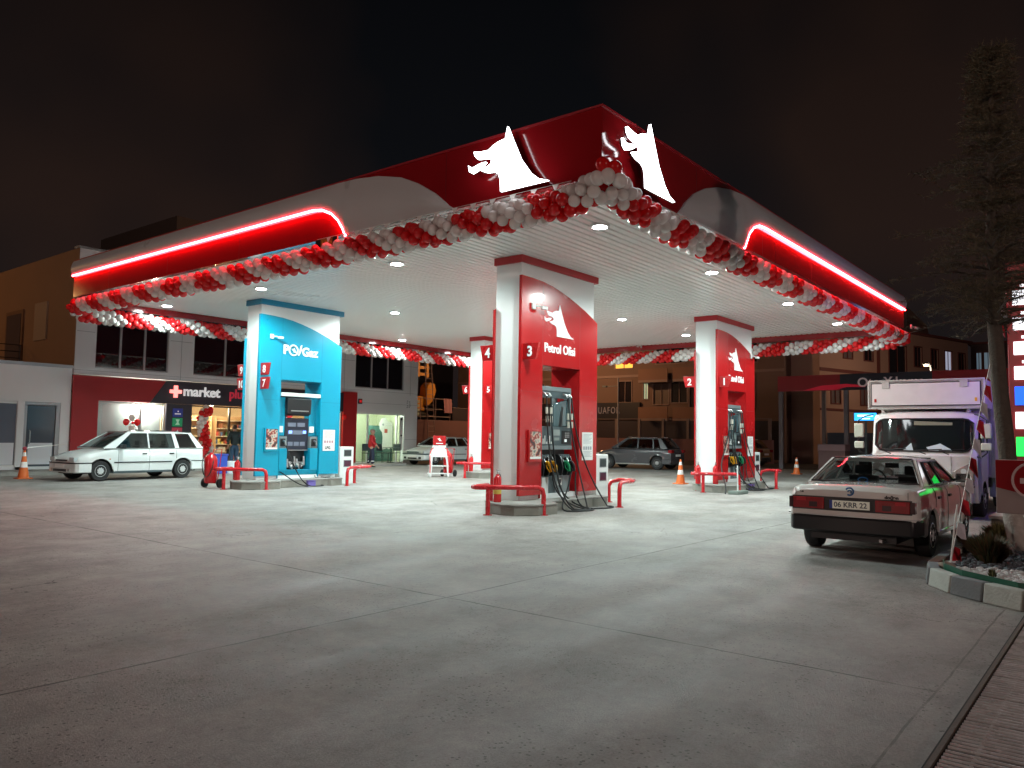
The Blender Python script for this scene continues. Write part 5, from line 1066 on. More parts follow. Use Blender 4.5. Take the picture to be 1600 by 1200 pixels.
# ------------------------------------------------------------------ people
def skin_obj(name, verts, edges, radii, m, parent, root=0, sub=2):
    me = bpy.data.meshes.new(name); me.from_pydata(verts, edges, []); o = bpy.data.objects.new(name, me); COL.objects.link(o); o.parent = parent
    me.materials.append(m); md = o.modifiers.new('skin', 'SKIN'); md.use_smooth_shade = True
    for i, r in enumerate(radii):
        sv = me.skin_vertices[0].data[i]; sv.radius = (r, r) if isinstance(r, (int, float)) else r
    me.skin_vertices[0].data[root].use_root = True
    sb = o.modifiers.new('sub', 'SUBSURF'); sb.levels = sub; sb.render_levels = sub
    return o
def person(name, label, loc, rz, jm, tm, shoe, pose, cap=None, hair=(.05, .035, .03), sc_=1.0):
    c = thing(name, label, 'person', loc, rz); c.scale = (sc_,) * 3
    skin = mat('skin', (.50, .30, .22), .5)
    J = pose
    def chain(names, extra=None): pass
    V = []; E_ = []; Rr = []
    def add(p, r, par=None): V.append(p); Rr.append(r); (E_.append((par, len(V) - 1)) if par is not None else None); return len(V) - 1
    pel = add(J['pel'], (.13, .10)); ch = add(J['chest'], (.15, .11), pel); nk = add(J['neck'], .06, ch); hx, hy, hz = J['head']
    h0 = add((hx, hy, hz - .06), .075, nk); h1 = add((hx + .005, hy, hz + .03), .098, h0); add((hx - .01, hy, hz + .10), .07, h1)
    add((hx + .105, hy, hz - .01), .018, h1)
    for sg in (1, -1): add((hx - .0, hy + sg * .10, hz), .02, h1)
    for s_ in ('l', 'r'):
        sh = add(J['sh' + s_], .06, ch); el = add(J['el' + s_], .045, sh); wr = add(J['wr' + s_], .032, el); w = Vector(J['wr' + s_]); d = (w - Vector(J['el' + s_])).normalized()
        side = d.cross(Vector((0, 0, 1))); side = side.normalized() if side.length > .1 else Vector((0, 1, 0))
        pa = add(tuple(w + d * .06), (.038, .02), wr)
        for k in range(4): q = add(tuple(w + d * .11 + side * (k - 1.5) * .021), .010, pa); add(tuple(w + d * (.15 + .012 * (1 if k in (1, 2) else 0)) + side * (k - 1.5) * .022 + Vector((0, 0, -.02))), .008, q)
        t_ = add(tuple(w + d * .06 + side * .045), .011, pa); add(tuple(w + d * .10 + side * .06), .009, t_)
        hp = add(J['hp' + s_], .09, pel); kn = add(J['kn' + s_], .06, hp); an = add(J['an' + s_], .04, kn); add(tuple(Vector(J['an' + s_]) + Vector((.12, 0, -.04))), .035, an)
    skin_obj('body', V, E_, Rr, skin, c)
    V2 = [tuple(Vector(J['pel']) + Vector((0, 0, -.12))), tuple((Vector(J['pel']) + Vector(J['chest'])) / 2), J['chest'], tuple(Vector(J['neck']) + Vector((0, 0, -.02)))]; E2 = [(0, 1), (1, 2), (2, 3)]; R2 = [(.20, .18), (.20, .17), (.19, .155), .085]
    for s_ in ('l', 'r'):
        n0 = len(V2); w = Vector(J['wr' + s_]); e = Vector(J['el' + s_]); V2 += [J['sh' + s_], J['el' + s_], tuple(e + (w - e) * .93)]; E2 += [(2, n0), (n0, n0 + 1), (n0 + 1, n0 + 2)]; R2 += [.095, .075, .055]
    skin_obj('jacket', V2, E2, R2, jm, c)
    V3 = [tuple(Vector(J['pel']) + Vector((0, 0, .08))), tuple(Vector(J['pel']) + Vector((0, 0, -.03)))]; E3 = [(0, 1)]; R3 = [(.15, .13), (.16, .15)]
    for s_ in ('l', 'r'):
        n0 = len(V3); V3 += [J['hp' + s_], J['kn' + s_], tuple(Vector(J['an' + s_]) + Vector((0, 0, .03)))]; E3 += [(1, n0), (n0, n0 + 1), (n0 + 1, n0 + 2)]; R3 += [.125, .10, .085]
    skin_obj('trousers', V3, E3, R3, tm, c)
    for s_ in ('l', 'r'):
        a = Vector(J['an' + s_]); skin_obj('shoe', [tuple(a + Vector((-.05, 0, -.05))), tuple(a + Vector((.06, 0, -.06))), tuple(a + Vector((.17, 0, -.075)))], [(0, 1), (1, 2)], [(.05, .045), (.055, .045), (.045, .03)], shoe, c)
    if cap: 
        MB().ball((hx - .012, hy, hz + .045), .115, 14, 8, (1, .95, .85)).build('cap', cap, c, smooth=True); bx((hx + .07, hx + .17, hy - .07, hy + .07, hz + .05, hz + .065)).build('cap_peak', cap, c, bevel=.01)
    else: MB().ball((hx - .02, hy, hz + .04), .112, 14, 8, (1, .92, .9)).build('hair', mat('hair', hair, .7), c, smooth=True)
    s = MB()
    for sg in (1, -1): s.ball((hx + .092, hy + sg * .035, hz + .015), .011, 8, 5)
    s.build('eyes', M_BLACK, c); bx((hx + .085, hx + .096, hy - .025, hy + .025, hz - .055, hz - .047)).build('mouth', mat('lips', (.35, .12, .10), .5), c)
    return c
stand = dict(pel=(0, 0, .93), chest=(.0, 0, 1.30), neck=(.01, 0, 1.47), head=(.03, 0, 1.60), shl=(0, .19, 1.40), shr=(0, -.19, 1.40), ell=(.04, .25, 1.14), elr=(.05, -.25, 1.14), wrl=(.20, .20, .97), wrr=(.24, -.18, 1.0),
    hpl=(0, .09, .86), hpr=(0, -.09, .86), knl=(-.03, .10, .48), knr=(.08, -.10, .48), anl=(-.20, .10, .12), anr=(.05, -.10, .085))
M_NAVYC = mat('navy_cloth', (.012, .018, .045), .8); M_JRED = mat('red_jacket', (.50, .012, .02), .6, noise=.15, nscale=8)
p1 = person('person', 'attendant in red jacket, navy trousers and pale cap walking past the office', (23.35, 26.6, 0), R(-52), M_JRED, M_NAVYC, M_BLACK, stand, cap=mat('cap_pale', (.45, .28, .26), .7), sc_=.955)
bx((.155, .16, .03, .09, 1.30, 1.34)).build('jacket_badge', M_WTEXT, p1)
for y in (.10, -.10):
    x = -.14 if y > 0 else .065; MB().cyl((x, y, .25), (x + (-.012 if y > 0 else 0), y, .285), .088, 12).build('reflective_band', M_PAPER, p1)
st2 = dict(stand); st2.update(wrl=(.05, .24, .88), wrr=(.10, -.24, .88), ell=(0, .25, 1.13), elr=(0, -.25, 1.13), knl=(.02, .10, .48), knr=(.02, -.10, .48), anl=(0, .11, .085), anr=(0, -.11, .085))
person('person', 'man in dark jacket and blue jeans standing at the market door', (17.25, 27.7, .11), R(75), mat('olive_navy_jacket', (.03, .05, .055), .7), mat('jeans', (.05, .12, .22), .8, noise=.3, nscale=6), M_BLACK, st2, sc_=.93)

# ------------------------------------------------------------------ background houses, walls, car wash
def pt(o, loc): o.location = loc; return o
def house(name, label, X, Yl, Yr, H, wallm, wins, framem, loc_rot=None, roofm=None, sills=True, depth=10, panes=None, bands=()):
    """facade in the local plane x=0 facing -x; local y from 0 (left) to -(Yl-Yr)"""
    c = thing(name, label, 'building', (X, Yl, 0), 0)
    W = Yl - Yr; ys = sorted(wins, key=lambda w_: w_[0])
    bx((.12, depth, -W, 0, 0, H)).build('wall', wallm, c)
    front = MB(); 
    # front skin with true openings: horizontal strips
    zs = sorted(set([0, H] + [w_[2] for w_ in wins] + [w_[3] for w_ in wins]))
    for z0, z1 in zip(zs, zs[1:]):
        cur = 0
        for (a, b, w0, w1, *_k) in ys:
            if w0 <= z0 + 1e-6 and w1 >= z1 - 1e-6:
                if a > cur: front.box(0, .119, -cur, -a, z0, z1)
                cur = b
        front.box(0, .119, -cur, -W, z0, z1)
    front.build('facade', wallm, c)
    for w_ in ys:
        a, b, z0, z1 = w_[:4]; k = w_[4] if len(w_) > 4 else 'd'
        f = bx((-.05, .02, -a + .07, -a, z0 - .07, z1 + .07), (-.05, .02, -b, -b - .07, z0 - .07, z1 + .07), (-.05, .02, -a, -b, z1, z1 + .07), (-.07, .02, -a, -b, z0 - .07, z0), (-.01, .03, -(a + b) / 2 - .025, -(a + b) / 2 + .025, z0, z1)).build('window', framem, c)
        pm_ = {'d': mat('pane_dark', (.015, .013, .018), .1, spec=.6), 'c': mat('pane_curtain', (.16, .12, .12), .6), 'y': mat('pane_lit_yellow', (.9, .6, .1), .5, emit=.9, ecol=(1, .52, .07)), 'g': mat('pane_lit_pale', (.6, .65, .5), .5, emit=.32, ecol=(.8, 1, .62)), 'w': mat('pane_lit_lilac', (.6, .6, .8), .5, emit=.35, ecol=(.72, .78, 1)), 'b': mat('pane_lit_blue', (.3, .4, .45), .5, emit=.12, ecol=(.55, .8, 1)), 'm': mat('pane_dim', (.10, .06, .05), .5)}[k]
        bx((.06, .08, -a, -b, z0, z1)).build('pane', pm_, f)
    for (z, th, m_) in bands: bx((-.06, -.001, -W, 0, z, z + th)).build('cornice', m_, c)
    bx((-.3, depth + .2, -W - .2, .2, H + .001, H + .16)).build('roof_edge', roofm or framem, c)
    return c
M_BB = mat('brown_house_wall', (.19, .115, .09), .85, noise=.2, nscale=.4); M_BF = mat('brown_house_trim', (.26, .17, .15), .7)
b1 = house('apartment_block', 'brown apartment block with a dark shop sign behind the grey car', 50, 46, 17.6, 11, M_BB,
    [(16.1, 17.2, 4.1, 5.6, 'd'), (15.8, 17.3, 6.6, 7.6, 'y'), (18.2, 18.55, 4.3, 5.4, 'g'), (19.0, 20.2, 3.9, 5.5, 'm'), (20.4, 21.6, 4.0, 5.6, 'd'), (21.8, 23.2, 3.6, 5.6, 'd'), (24.8, 26.4, 3.6, 5.6, 'd'), (12.4, 13.6, 4.1, 5.6, 'd'), (8, 9.3, 4.1, 5.6, 'd'), (19.2, 21.4, 6.8, 8.3, 'd'), (24.4, 26.6, 6.6, 8.2, 'd')], M_BF, bands=[(5.9, .18, M_BF)])
for yl, yr, z in ((18.3, 20.6, 3.05), (21.0, 24.2, 3.0), (18.3, 20.6, 5.75), (21.0, 24.2, 5.75)):
    q = bx((-1.0, -.001, -yr, -yl, z - .35, z - .18)).build('balcony', M_BF, b1); bx((-1.0, -.93, -yr, -yl, z - .179, z + .62)).build('parapet', mat('balcony_front', (.22, .11, .075), .8), q)
bx((-.25, -.01, -18.0, -8, 2.85, 4.05)).build('shop_sign', mat('dark_shop_sign', (.02, .017, .025), .5), b1)
text('sign_lettering', 'UAFOR', .70, (-.27, -14.5, 3.25), FL, mat('dim_letters', (.3, .27, .3), .5, emit=.06), b1, ext=.02, sx=.72, space=1.22)
MB().cyl((-.4, -14.0, 3.62), (-.28, -14.0, 3.62), .36, 20).build('round_sign', mat('round_lit', (.8, .8, .8), .5, emit=.9), b1)
bx((-.02, -.001, -28.3, 0, .2, 2.7)).build('dark_shopfront', mat('dark_front', (.02, .016, .02), .4), b1)
rw_ = thing('retaining_wall', 'low plum coloured wall with dark fence panels behind the grey car', 'wall', (47.5, 36, 0)); bx((0, .25, -18.5, 0, 0, 1.46)).build('wall', mat('plum_wall', (.22, .115, .12), .85, noise=.2, nscale=.6), rw_)
for k in range(11): bx((.03, .15, -.2 - k * 1.82, -.02 - k * 1.82, 1.461, 2.76)).build('fence_post', mat('fence_post', (.20, .15, .15), .6), rw_)
for k in range(10): bx((.08, .10, -1.83 - k * 1.82, -.21 - k * 1.82, 1.50, 2.66)).build('fence_panel', mat('fence_panel', (.035, .025, .035), .6), rw_)
bx((.07, .11, -18.4, 0, 2.761, 2.80)).build('top_rail', MATS['fence_post'], rw_)
lp_ = thing('lamp_pole', 'thin pale pole before the dark shop sign', 'pole', (45.6, 27.3, 0)); MB().tube([(0, 0, 0), (0, 0, 5.5)], [.07, .045], 8).build('pole', mat('pale_pole', (.4, .36, .36), .5), lp_, smooth=True); bx((-.1, .1, .9, 1.2, 4.9, 5.0)).build('lamp_head', M_MGREY, lp_); MB().cyl((0, 0, 4.95), (0, 1.0, 4.95), .025, 6).build('arm', M_MGREY, lp_)
# wall behind the office with rail and ladder
rb_ = thing('yard_wall', 'plum coloured yard wall behind the white hatchback', 'wall', (28.2, 37, 0)); bx((0, 20, 0, .3, 0, 2.47)).build('wall', MATS['plum_wall'], rb_)
s = MB()
for z in (2.7, 3.2, 3.92): s.cyl((0, .15, z), (11.4, .15, z), .025, 6)
for k in range(9): s.cyl((k * 1.42 + .05, .15, 2.47), (k * 1.42 + .05, .15, 3.92), .03, 6)
s.build('railing', mat('rail_pinkish', (.30, .22, .23), .5), rb_)
bx((11.6, 19, .1, .16, 1.9, 3.35)).build('dark_mesh_panel', MATS['fence_panel'], rb_); s = MB(); s.tube([(11.6, .08, 1.9), (11.6, .08, 3.36), (19, .08, 3.36), (19, .08, 1.9)], .03, 6, closed=True); s.build('panel_frame', MATS['fence_post'], rb_)
pk = thing('hung_cloth', 'dusty pink cloth hung over the yard railing', 'cloth', (38.9, 37.08, 3.0)); g = MB()
g.add([(x_ * .1, .03 * math.sin(x_ * 1.7) - .02 * j, .95 - j * .24) for x_ in range(9) for j in range(5)], [(i * 5 + j, (i + 1) * 5 + j, (i + 1) * 5 + j + 1, i * 5 + j + 1) for i in range(8) for j in range(4)]); g.build('cloth', mat('pink_cloth', (.42, .20, .24), .9), pk, smooth=True)
ld_ = thing('ladder', 'tall metal ladder leaning on the yard wall beside the market', 'ladder', (36.9, 36.6, 0))
s = MB()
for x in (0, .62): s.cyl((x, -.2, 0), (x - .12 + .0, .3, 6.6), .03, 6)
for k in range(18): s.cyl((0 - .01 * k * .6, -.2 + .5 * k / 18, .3 + .35 * k), (.62 - .01 * k * .6, -.2 + .5 * k / 18, .3 + .35 * k), .018, 5)
s.build('rails_and_rungs', MATS['rail_pinkish'], ld_)
M_EXY = mat('machine_yellow', (.62, .25, .01), .5, noise=.15, nscale=2)
ex = thing('excavator', 'yellow excavator standing in the yard behind the wall', 'excavator', (36.2, 39.2, 2.2))
bx((-1.4, 2.0, -1, 1, .9, 1.9)).build('engine_house', M_EXY, ex, bevel=.08); bx((-.9, .5, -.9, .2, 1.9, 3.1)).build('cab', M_EXY, ex, bevel=.08); bx((-.7, .3, -.93, -.9, 2.1, 2.95)).build('cab_window', M_GLDK, ex)
bx((-1.8, 2.0, -1.2, -.7, .3, .85), (-1.8, 2.0, .7, 1.2, .3, .85)).build('track', M_BLACK, ex, bevel=.15)
g = MB(); g.prism([(.3, 1.8), (.9, 1.8), (1.6, 4.6), (.8, 4.8), (-1.2, 4.3), (-1.2, 3.9), (.7, 4.2)], 'y', -.2, .2); g.build('boom', M_EXY, ex, bevel=.03)
for k in range(4): bx((-1.6 + .0, 2.2, -1.15, -1.05, 3.3 + k * .45, 3.5 + k * .45)).build('yellow_beam', M_EXY, ex)
for k in range(5): bx((-1.5 + k * .85, -1.3 + k * .85, -1.2, -1.16, 3.2, 5.0)).build('yellow_upright', M_EXY, ex)
g = MB(); g.prism([(1.9, 1.3), (2.0, 2.6), (2.3, 2.9), (2.75, 2.8), (2.9, 2.3), (2.6, 1.6), (2.15, 1.25)], 'y', -1.2, -.5); g.build('bucket', M_EXY, ex, bevel=.06)
s = MB()
for k in range(4): s.box(-.1 + .0 * k, .9, -1.6, -1.3, .55 + k * .28, .75 + k * .28)
s.build('stacked_pallets', mat('pale_sacks', (.45, .52, .45), .8), ex)
bx((-1.9, -1.1, -1.6, -1.58, .9, 2.0)).build('poster_board', mat('teal_board', (.15, .30, .28), .5, emit=.05), ex)
# car wash canopy
M_CWR = mat('carwash_red', (.40, .018, .025), .4)
cw = thing('car_wash_canopy', 'dark open car wash shelter with red fascia reading Oto Yıkama', 'canopy', (40.3, 14.55, 0))
bx((0, .12, -3.1, 0, 3.97, 4.76)).build('fascia', M_CWR, cw); bx((0, .12, -7.2, -3.101, 3.97, 4.76)).build('fascia', M_NAVY, cw); bx((0, .12, -15.5, -7.201, 3.97, 4.76)).build('fascia', M_CWR, cw)
g = MB(); g.prism([(-1.3, 4.0), (-2.2, 4.22), (-3.4, 4.28), (-4.2, 4.18), (-4.3, 4.1), (-3.4, 4.12), (-2.9, 4.0)], 'x', -.02, -.001); g.build('red_swoosh', mat('bright_swoosh', (.6, .02, .05), .4, emit=.12, ecol=(1, .02, .06)), cw)
text('lettering', 'Oto Yıkama', .62, (-.02, -3.92, 4.12), FL, mat('carwash_letters', (.7, .55, .55), .5, emit=.10), cw, ext=.02, off=.008, sx=.98)
bx((.12, 8, -15.5, 0, 4.6, 4.75)).build('roof', M_DGREY, cw)
for k in range(7): bx((.8 + k * 1.0, .95 + k * 1.0, -15.4, -.1, 4.42, 4.599)).build('roof_rib', M_MGREY, cw)
for x, y in ((.15, -.12), (.15, -3.35), (7, -.2), (7, -3.6), (.15, -9.5)): bx((x - .1, x + .1, y - .1, y + .1, 0, 3.969 if x < 1 else 4.4)).build('pillar', mat('grey_pillar', (.22, .20, .22), .5), cw)
bx((7.2, 7.25, -6, -.3, 0, 1.95)).build('side_screen', mat('blue_grey_screen', (.08, .10, .14), .6), cw); bx((.6, 7.0, -4.3, -4.25, 0, 1.5)).build('low_wall', mat('plum_low', (.12, .07, .07), .8), cw)
wp = thing('wash_cabinet', 'dim pinkish box beside the far orange cone', 'cabinet', (38.0, 11.1, 0)); bx((-.4, .4, -.6, .6, 0, 1.0)).build('body', mat('dim_cab', (.16, .09, .09), .7), wp, bevel=.02); bx((-.42, .42, -.62, .62, 1.001, 1.3)).build('top', mat('dim_cab_top', (.30, .19, .2), .7), wp, bevel=.02)
sn = thing('blue_screen', 'bright blue lit display above the left truck mirror', 'screen', (37.6, 9.6, 2.38)); bx((0, .1, -.50, .50, -.01, .39)).build('housing', M_BLACK, sn, bevel=.01); bx((-.012, -.001, -.47, .47, .02, .36)).build('display', mat('screen_blue', (.05, .4, 1), .4, emit=2.0, ecol=(.03, .36, 1)), sn); bx((-.018, -.013, -.33, .33, .20, .28), (-.018, -.013, -.20, .20, .08, .13)).build('display_text', mat('screen_white', (.6, .9, 1), .4, emit=2.4, ecol=(.6, .95, 1)), sn); bx((.04, .1, -.04, .04, -2.37, -.011)).build('post', M_DGREY, sn)
# pink house on the right, its facade recedes to the right
M_PK = mat('pink_house_wall', (.46, .28, .21), .85, noise=.12, nscale=.4); M_PKT = mat('red_brown_trim', (.16, .045, .035), .7)
dx_, dy_ = 68.9 - 50.6, 10.07 - 15.6; Lh = math.hypot(dx_, dy_)
wl = []
for u, k in ((2.6, 'c'), (5.0, 'd'), (11.3, 'd'), (13.6, 'd'), (15.6, 'w'), (17.6, 'd')): wl.append((u, u + 1.0, 6.9, 8.3, k))
for u, k in ((1.2, 'c'), (4.5, 'c'), (7.2, 'g'), (10.6, 'd'), (13.2, 'm')): wl.append((u, u + 1.0, 3.9, 5.4, k))
wl.append((8.0, 10.2, 6.2, 8.2, 'd'))
hc = house('pink_house', 'pinkish three storey house with red brown window trims beyond the car wash', 0, Lh, 0, 9.15, M_PK, wl, M_PKT, bands=[(5.9, .22, M_PKT), (3.4, .15, M_PKT)], depth=9)
hc.location = (50.6, 15.6, 0); hc.rotation_euler = (0, 0, math.atan2(dy_, dx_) + R(90))
bx((-.08, -.001, -6.8, -6.5, 0, 9.1)).build('downpipe', M_PKT, hc)
g = MB(); g.prism([(-9.5, 9.32), (-17.5, 9.32), (-17.0, 10.6), (-13.6, 12.0), (-10, 10.7)], 'x', 2.0, 7.5); g.build('attic', M_BB, hc); bx((1.9, 1.999, -13.9, -13.0, 9.8, 11.4)).build('attic_window', M_BF, hc)
hd = house('far_house', 'far dark house with pale bluish windows right of the pink house', 74, 10.6, 2.0, 9.6, mat('dark_house', (.10, .07, .065), .85), [(.4, .75, 6.9, 8.9, 'b'), (.95, 1.5, 6.6, 8.9, 'b'), (1.9, 2.3, 6.8, 8.8, 'b'), (4, 5, 6.8, 8.4, 'm')], M_PKT)
he = house('corner_house', 'dark low house between the brown block and the pink house', 55, 19, 15.8, 7.2, mat('dark_house2', (.10, .065, .06), .85), [(1, 2, 4, 5.2, 'd')], M_PKT)
fb = thing('red_roofed_shed', 'long low dark red fascia behind the truck roof', 'shed', (36, 8.0, 0)); bx((0, 5, -9, 0, 3.9, 4.75)).build('fascia', mat('dark_red_shed', (.22, .02, .025), .5), fb); bx((.3, .5, -8.8, -8.6, 0, 3.899), (.3, .5, -.4, -.2, 0, 3.899)).build('post', M_DGREY, fb)
fb.location = (44, 6.5, 0)
# street lamps; all but the pink house one are added out of view
M_SOD = mat('sodium_lens', (1, .6, .2), .5, emit=14, ecol=(1, .60, .16))
def street_lamp(x, y, h, lab, e, col, arm=(-1.2, 0), lens=None):
    c = thing('street_lamp', lab, 'street lamp', (x, y, 0)); MB().tube([(0, 0, 0), (0, 0, h * .9), (arm[0] * .3, arm[1] * .3, h), (arm[0], arm[1], h + .05)], [.09, .06, .045, .035], 8).build('pole', M_MGREY, c, smooth=True)
    g = MB(); g.ball((arm[0], arm[1], h + .02), .32, 12, 8, (1, .6, .32)); g.build('lamp_head', M_MGREY, c, smooth=True); g = MB(); g.ball((arm[0], arm[1], h - .045), .24, 12, 8, (1, .6, .35)); g.build('lens', lens or M_SOD, c, smooth=True)
    o = lamp((arm[0], arm[1], h - .35), e, col, .18, 'street_light', c); return c
street_lamp(52.5, 9.6, 6.1, 'lit sodium street lamp in front of the pink house', 260, (1, .70, .50), (-1.0, .1))
street_lamp(3.0, 41.0, 8.0, 'unseen sodium street lamp added beyond the annex', 400, (1, .50, .18), (0, -1.0))  # added out of frame to light the brown side wall
street_lamp(43.0, 33.0, 8.5, 'unseen sodium street lamp added to light the yard behind the market', 1500, (1, .55, .25), (0, -1.0))  # added out of view to brighten the yard
MWL = mat('added_lamp_lens', (1, .92, .82), .5, emit=14)  # lens of the lamps added behind the camera
street_lamp(-24, 10, 8.5, 'unseen pale street lamp added across the road on the left behind the photographer', 4600, (1, .70, .60), (1, 0), MWL)  # added behind the camera to light the fascia and foreground
street_lamp(2, -27, 8.5, 'unseen pale street lamp added across the road on the right behind the photographer', 4300, (1, .72, .63), (.3, 1), MWL)  # added unseen, far off to light upright faces more than ground
# big dark blocks against the sky behind the market
db = thing('distant_block', 'barely visible dark block rising behind the market', 'building', (32.5, 62, 0)); bx((0, 34, 0, 14, 0, 19.4)).build('wall', mat('night_block', (.22, .17, .15), .9), db); bx((-.3, 34.3, -.3, -.001, 17.5, 18)).build('parapet', mat('night_block2', (.035, .025, .022), .9), db)
# taxi-like car far right
P4 = dict(P3); P4.update(paint=paint('dull_orange_paint', (.30, .12, .02), .4)); car('orange_car', 'dim orange car in the dark behind the column numbered 1', 'car', (42.5, 17.9, 0), R(86), P4)

# ------------------------------------------------------------------ price totem and entry sign
tt_ = thing('price_totem', 'tall dark red price totem with white, blue and green lit panels', 'sign', (16, 0, 0))
bx((0, .35, .25, 1.73, .0, 4.62)).build('body', mat('totem_red', (.30, .012, .02), .35), tt_, bevel=.02)
def em(nm, col, e): return mat(nm, col, .4, emit=e, ecol=col)
PW = em('panel_white', (.9, .95, 1), 1.7); PB = em('panel_blue', (.01, .10, .9), 1.7); PG = em('panel_green', (.02, .85, .10), 1.3); PR = mat('panel_red_mark', (.8, .03, .05), .4, emit=.5, ecol=(1, .03, .04))
def panel(z0, z1, m_, mark=None):
    q = bx((-.03, -.001, .36, 1.64, z0, z1)).build('lit_panel', m_, tt_, bevel=.006); zc = (z0 + z1) / 2
    if mark == 'v': g = MB(); g.prism([(1.44, zc + .07), (1.41, zc + .07), (1.385, zc - .03), (1.36, zc + .07), (1.335, zc + .07), (1.375, zc - .07), (1.395, zc - .07)], 'x', -.034, -.031); g.prism([(1.32, zc + .09), (1.30, zc + .09), (1.335, zc - .09), (1.35, zc - .09)], 'x', -.034, -.031); g.build('mark', PR, q)
    if mark == 'o': g = MB(); g.tube([(-.034, 1.36 + .10 * math.cos(a), zc - .02 + .075 * math.sin(a)) for a in [2 * math.pi * k / 16 for k in range(16)]], .02, 6, closed=True); g.build('mark', PW, q)
    if mark in ('v',): bx((-.03, -.001, .5, 1.52, z1 + .055, z1 + .10)).build('fuel_name_strip', PW, tt_)
panel(3.84, 4.10, PW, 'v'); panel(3.40, 3.62, PW, 'v'); panel(2.97, 3.20, PW, 'v'); panel(2.54, 2.77, PW, 'v'); panel(2.10, 2.42, PB, 'o'); panel(1.69, 1.98, PW); panel(1.22, 1.55, PG)
for z0, z1, m_ in ((2.10, 2.42, em('panel_violet', (.24, .12, 1), 9)), (3.0, 4.1, em('panel_violet2', (.28, .14, 1), 7)), (1.22, 1.55, PG)): bx((.351, .38, .36, 1.64, z0, z1)).build('rear_lit_panel', m_, tt_)
es = thing('entry_sign', 'red and grey low sign with a white no entry circle before the tree', 'sign', (10.2, 0, 0))
bx((0, .12, .35, 1.25, .66, 1.25)).build('board', mat('sign_grey', (.34, .27, .26), .7, spec=.2), es, bevel=.006)
MB().prism([(1.247, .945), (.353, .72), (.353, 1.247), (1.247, 1.247)], 'x', -.006, -.0005).build('red_field', mat('sign_dark_red', (.26, .006, .010), .7, spec=.2), es)
g = MB(); g.tube([(-.008, .90 + .19 * math.cos(a), 1.03 + .19 * math.sin(a)) for a in [2 * math.pi * k / 32 for k in range(32)]], .013, 6, closed=True); g.box(-.012, -.007, .79, 1.02, .995, 1.055); g.build('no_entry_mark', mat('sign_pink_white', (.55, .40, .40), .5), es)
bx((.03, .09, .55, .63, .1, .66)).build('post', M_DGREY, es)
# ------------------------------------------------------------------ planted island
PO = [(8.80, 1.66), (8.50, 1.46), (8.28, 1.22), (8.03, .92), (7.93, .45), (7.98, -.3), (8.2, -1.2), (20, -1.6), (20, 1.72), (14, 1.76), (9.9, 1.80), (9.1, 1.77)]
isl = thing('planted_island', 'kerbed island of pebbles at the lower right with painted kerb stones', 'planter', (0, 0, 0))
MB().prism([(8.93, 1.60), (8.60, 1.38), (8.38, 1.14), (8.13, .86), (8.05, .45), (8.1, -.3), (8.3, -1.1), (20, -1.5), (20, 1.68), (14, 1.70), (9.9, 1.74), (9.2, 1.70)], 'z', 0, .12).build('soil', mat('soil', (.08, .065, .055), .95, noise=.3, nscale=8, bump=.5), isl)
KW = mat('kerb_white', (.50, .52, .48), .75, noise=.25, nscale=9, bump=.3); KG = mat('kerb_grey', (.20, .21, .22), .75, noise=.25, nscale=9, bump=.3); KR = mat('kerb_brown', (.14, .07, .05), .8, noise=.3, nscale=9, bump=.3)
stones = [((8.83, 1.69), (8.47, 1.45), KW), ((8.455, 1.435), (8.225, 1.15), KG), ((8.215, 1.135), (8.0, .82), KW), ((7.995, .80), (7.98, .765), KR), ((7.978, .75), (7.93, .45), KR), ((7.93, .44), (7.93, 0), KW), ((7.93, -.01), (7.98, -.45), KG), ((9.3, 1.80), (8.86, 1.71), KG), ((9.85, 1.82), (9.32, 1.80), KR)] + [((9.87 + .55 * (k + 1) - .02, 1.82 - .01 * k), (9.87 + .55 * k, 1.82 - .01 * k), KW if k % 2 else KG) for k in range(12)]
for a, b, m_ in stones:
    d = Vector((b[0] - a[0], b[1] - a[1], 0)); n_ = Vector((-d.y, d.x, 0)).normalized() * .13; n_ = -n_ if (n_.dot(Vector((11, .2, 0)) - Vector((a[0], a[1], 0))) < 0) else n_
    g = MB(); A, B_ = Vector((a[0], a[1], 0)), Vector((b[0], b[1], 0)); up = Vector((0, 0, .175)); k2 = n_ * .18
    g.add([A, B_, B_ + n_, A + n_, A + k2 + up, B_ + k2 + up, B_ + n_ + up, A + n_ + up], [(0, 1, 2, 3), (4, 5, 6, 7), (0, 1, 5, 4), (1, 2, 6, 5), (2, 3, 7, 6), (3, 0, 4, 7)]); g.build('kerb_stone', m_, isl, bevel=.012)
g = MB(); pth = [(9.25, 1.62, .19), (8.93, 1.55, .19), (8.58, 1.34, .19), (8.36, 1.08, .19), (8.17, .85, .19), (8.10, .5, .19), (8.1, -.4, .19)]
for (a, b) in zip(pth, pth[1:]): g.plate([Vector(a) + Vector((0, 0, .03)), Vector(b) + Vector((0, 0, .03)), Vector(b) - Vector((0, 0, .05)), Vector(a) - Vector((0, 0, .05))], .012)
g.build('green_edging', mat('green_edging', (.01, .10, .055), .4), isl)
def inside(p, poly):
    r = False; j = len(poly) - 1
    for i in range(len(poly)):
        if (poly[i][1] > p[1]) != (poly[j][1] > p[1]) and p[0] < (poly[j][0] - poly[i][0]) * (p[1] - poly[i][1]) / (poly[j][1] - poly[i][1]) + poly[i][0]: r = not r
        j = i
    return r
ico = bmesh.new(); bmesh.ops.create_icosphere(ico, subdivisions=1, radius=1); IV = [v.co.copy() for v in ico.verts]; IF = [tuple(v.index for v in f.verts) for f in ico.faces]; ico.free()
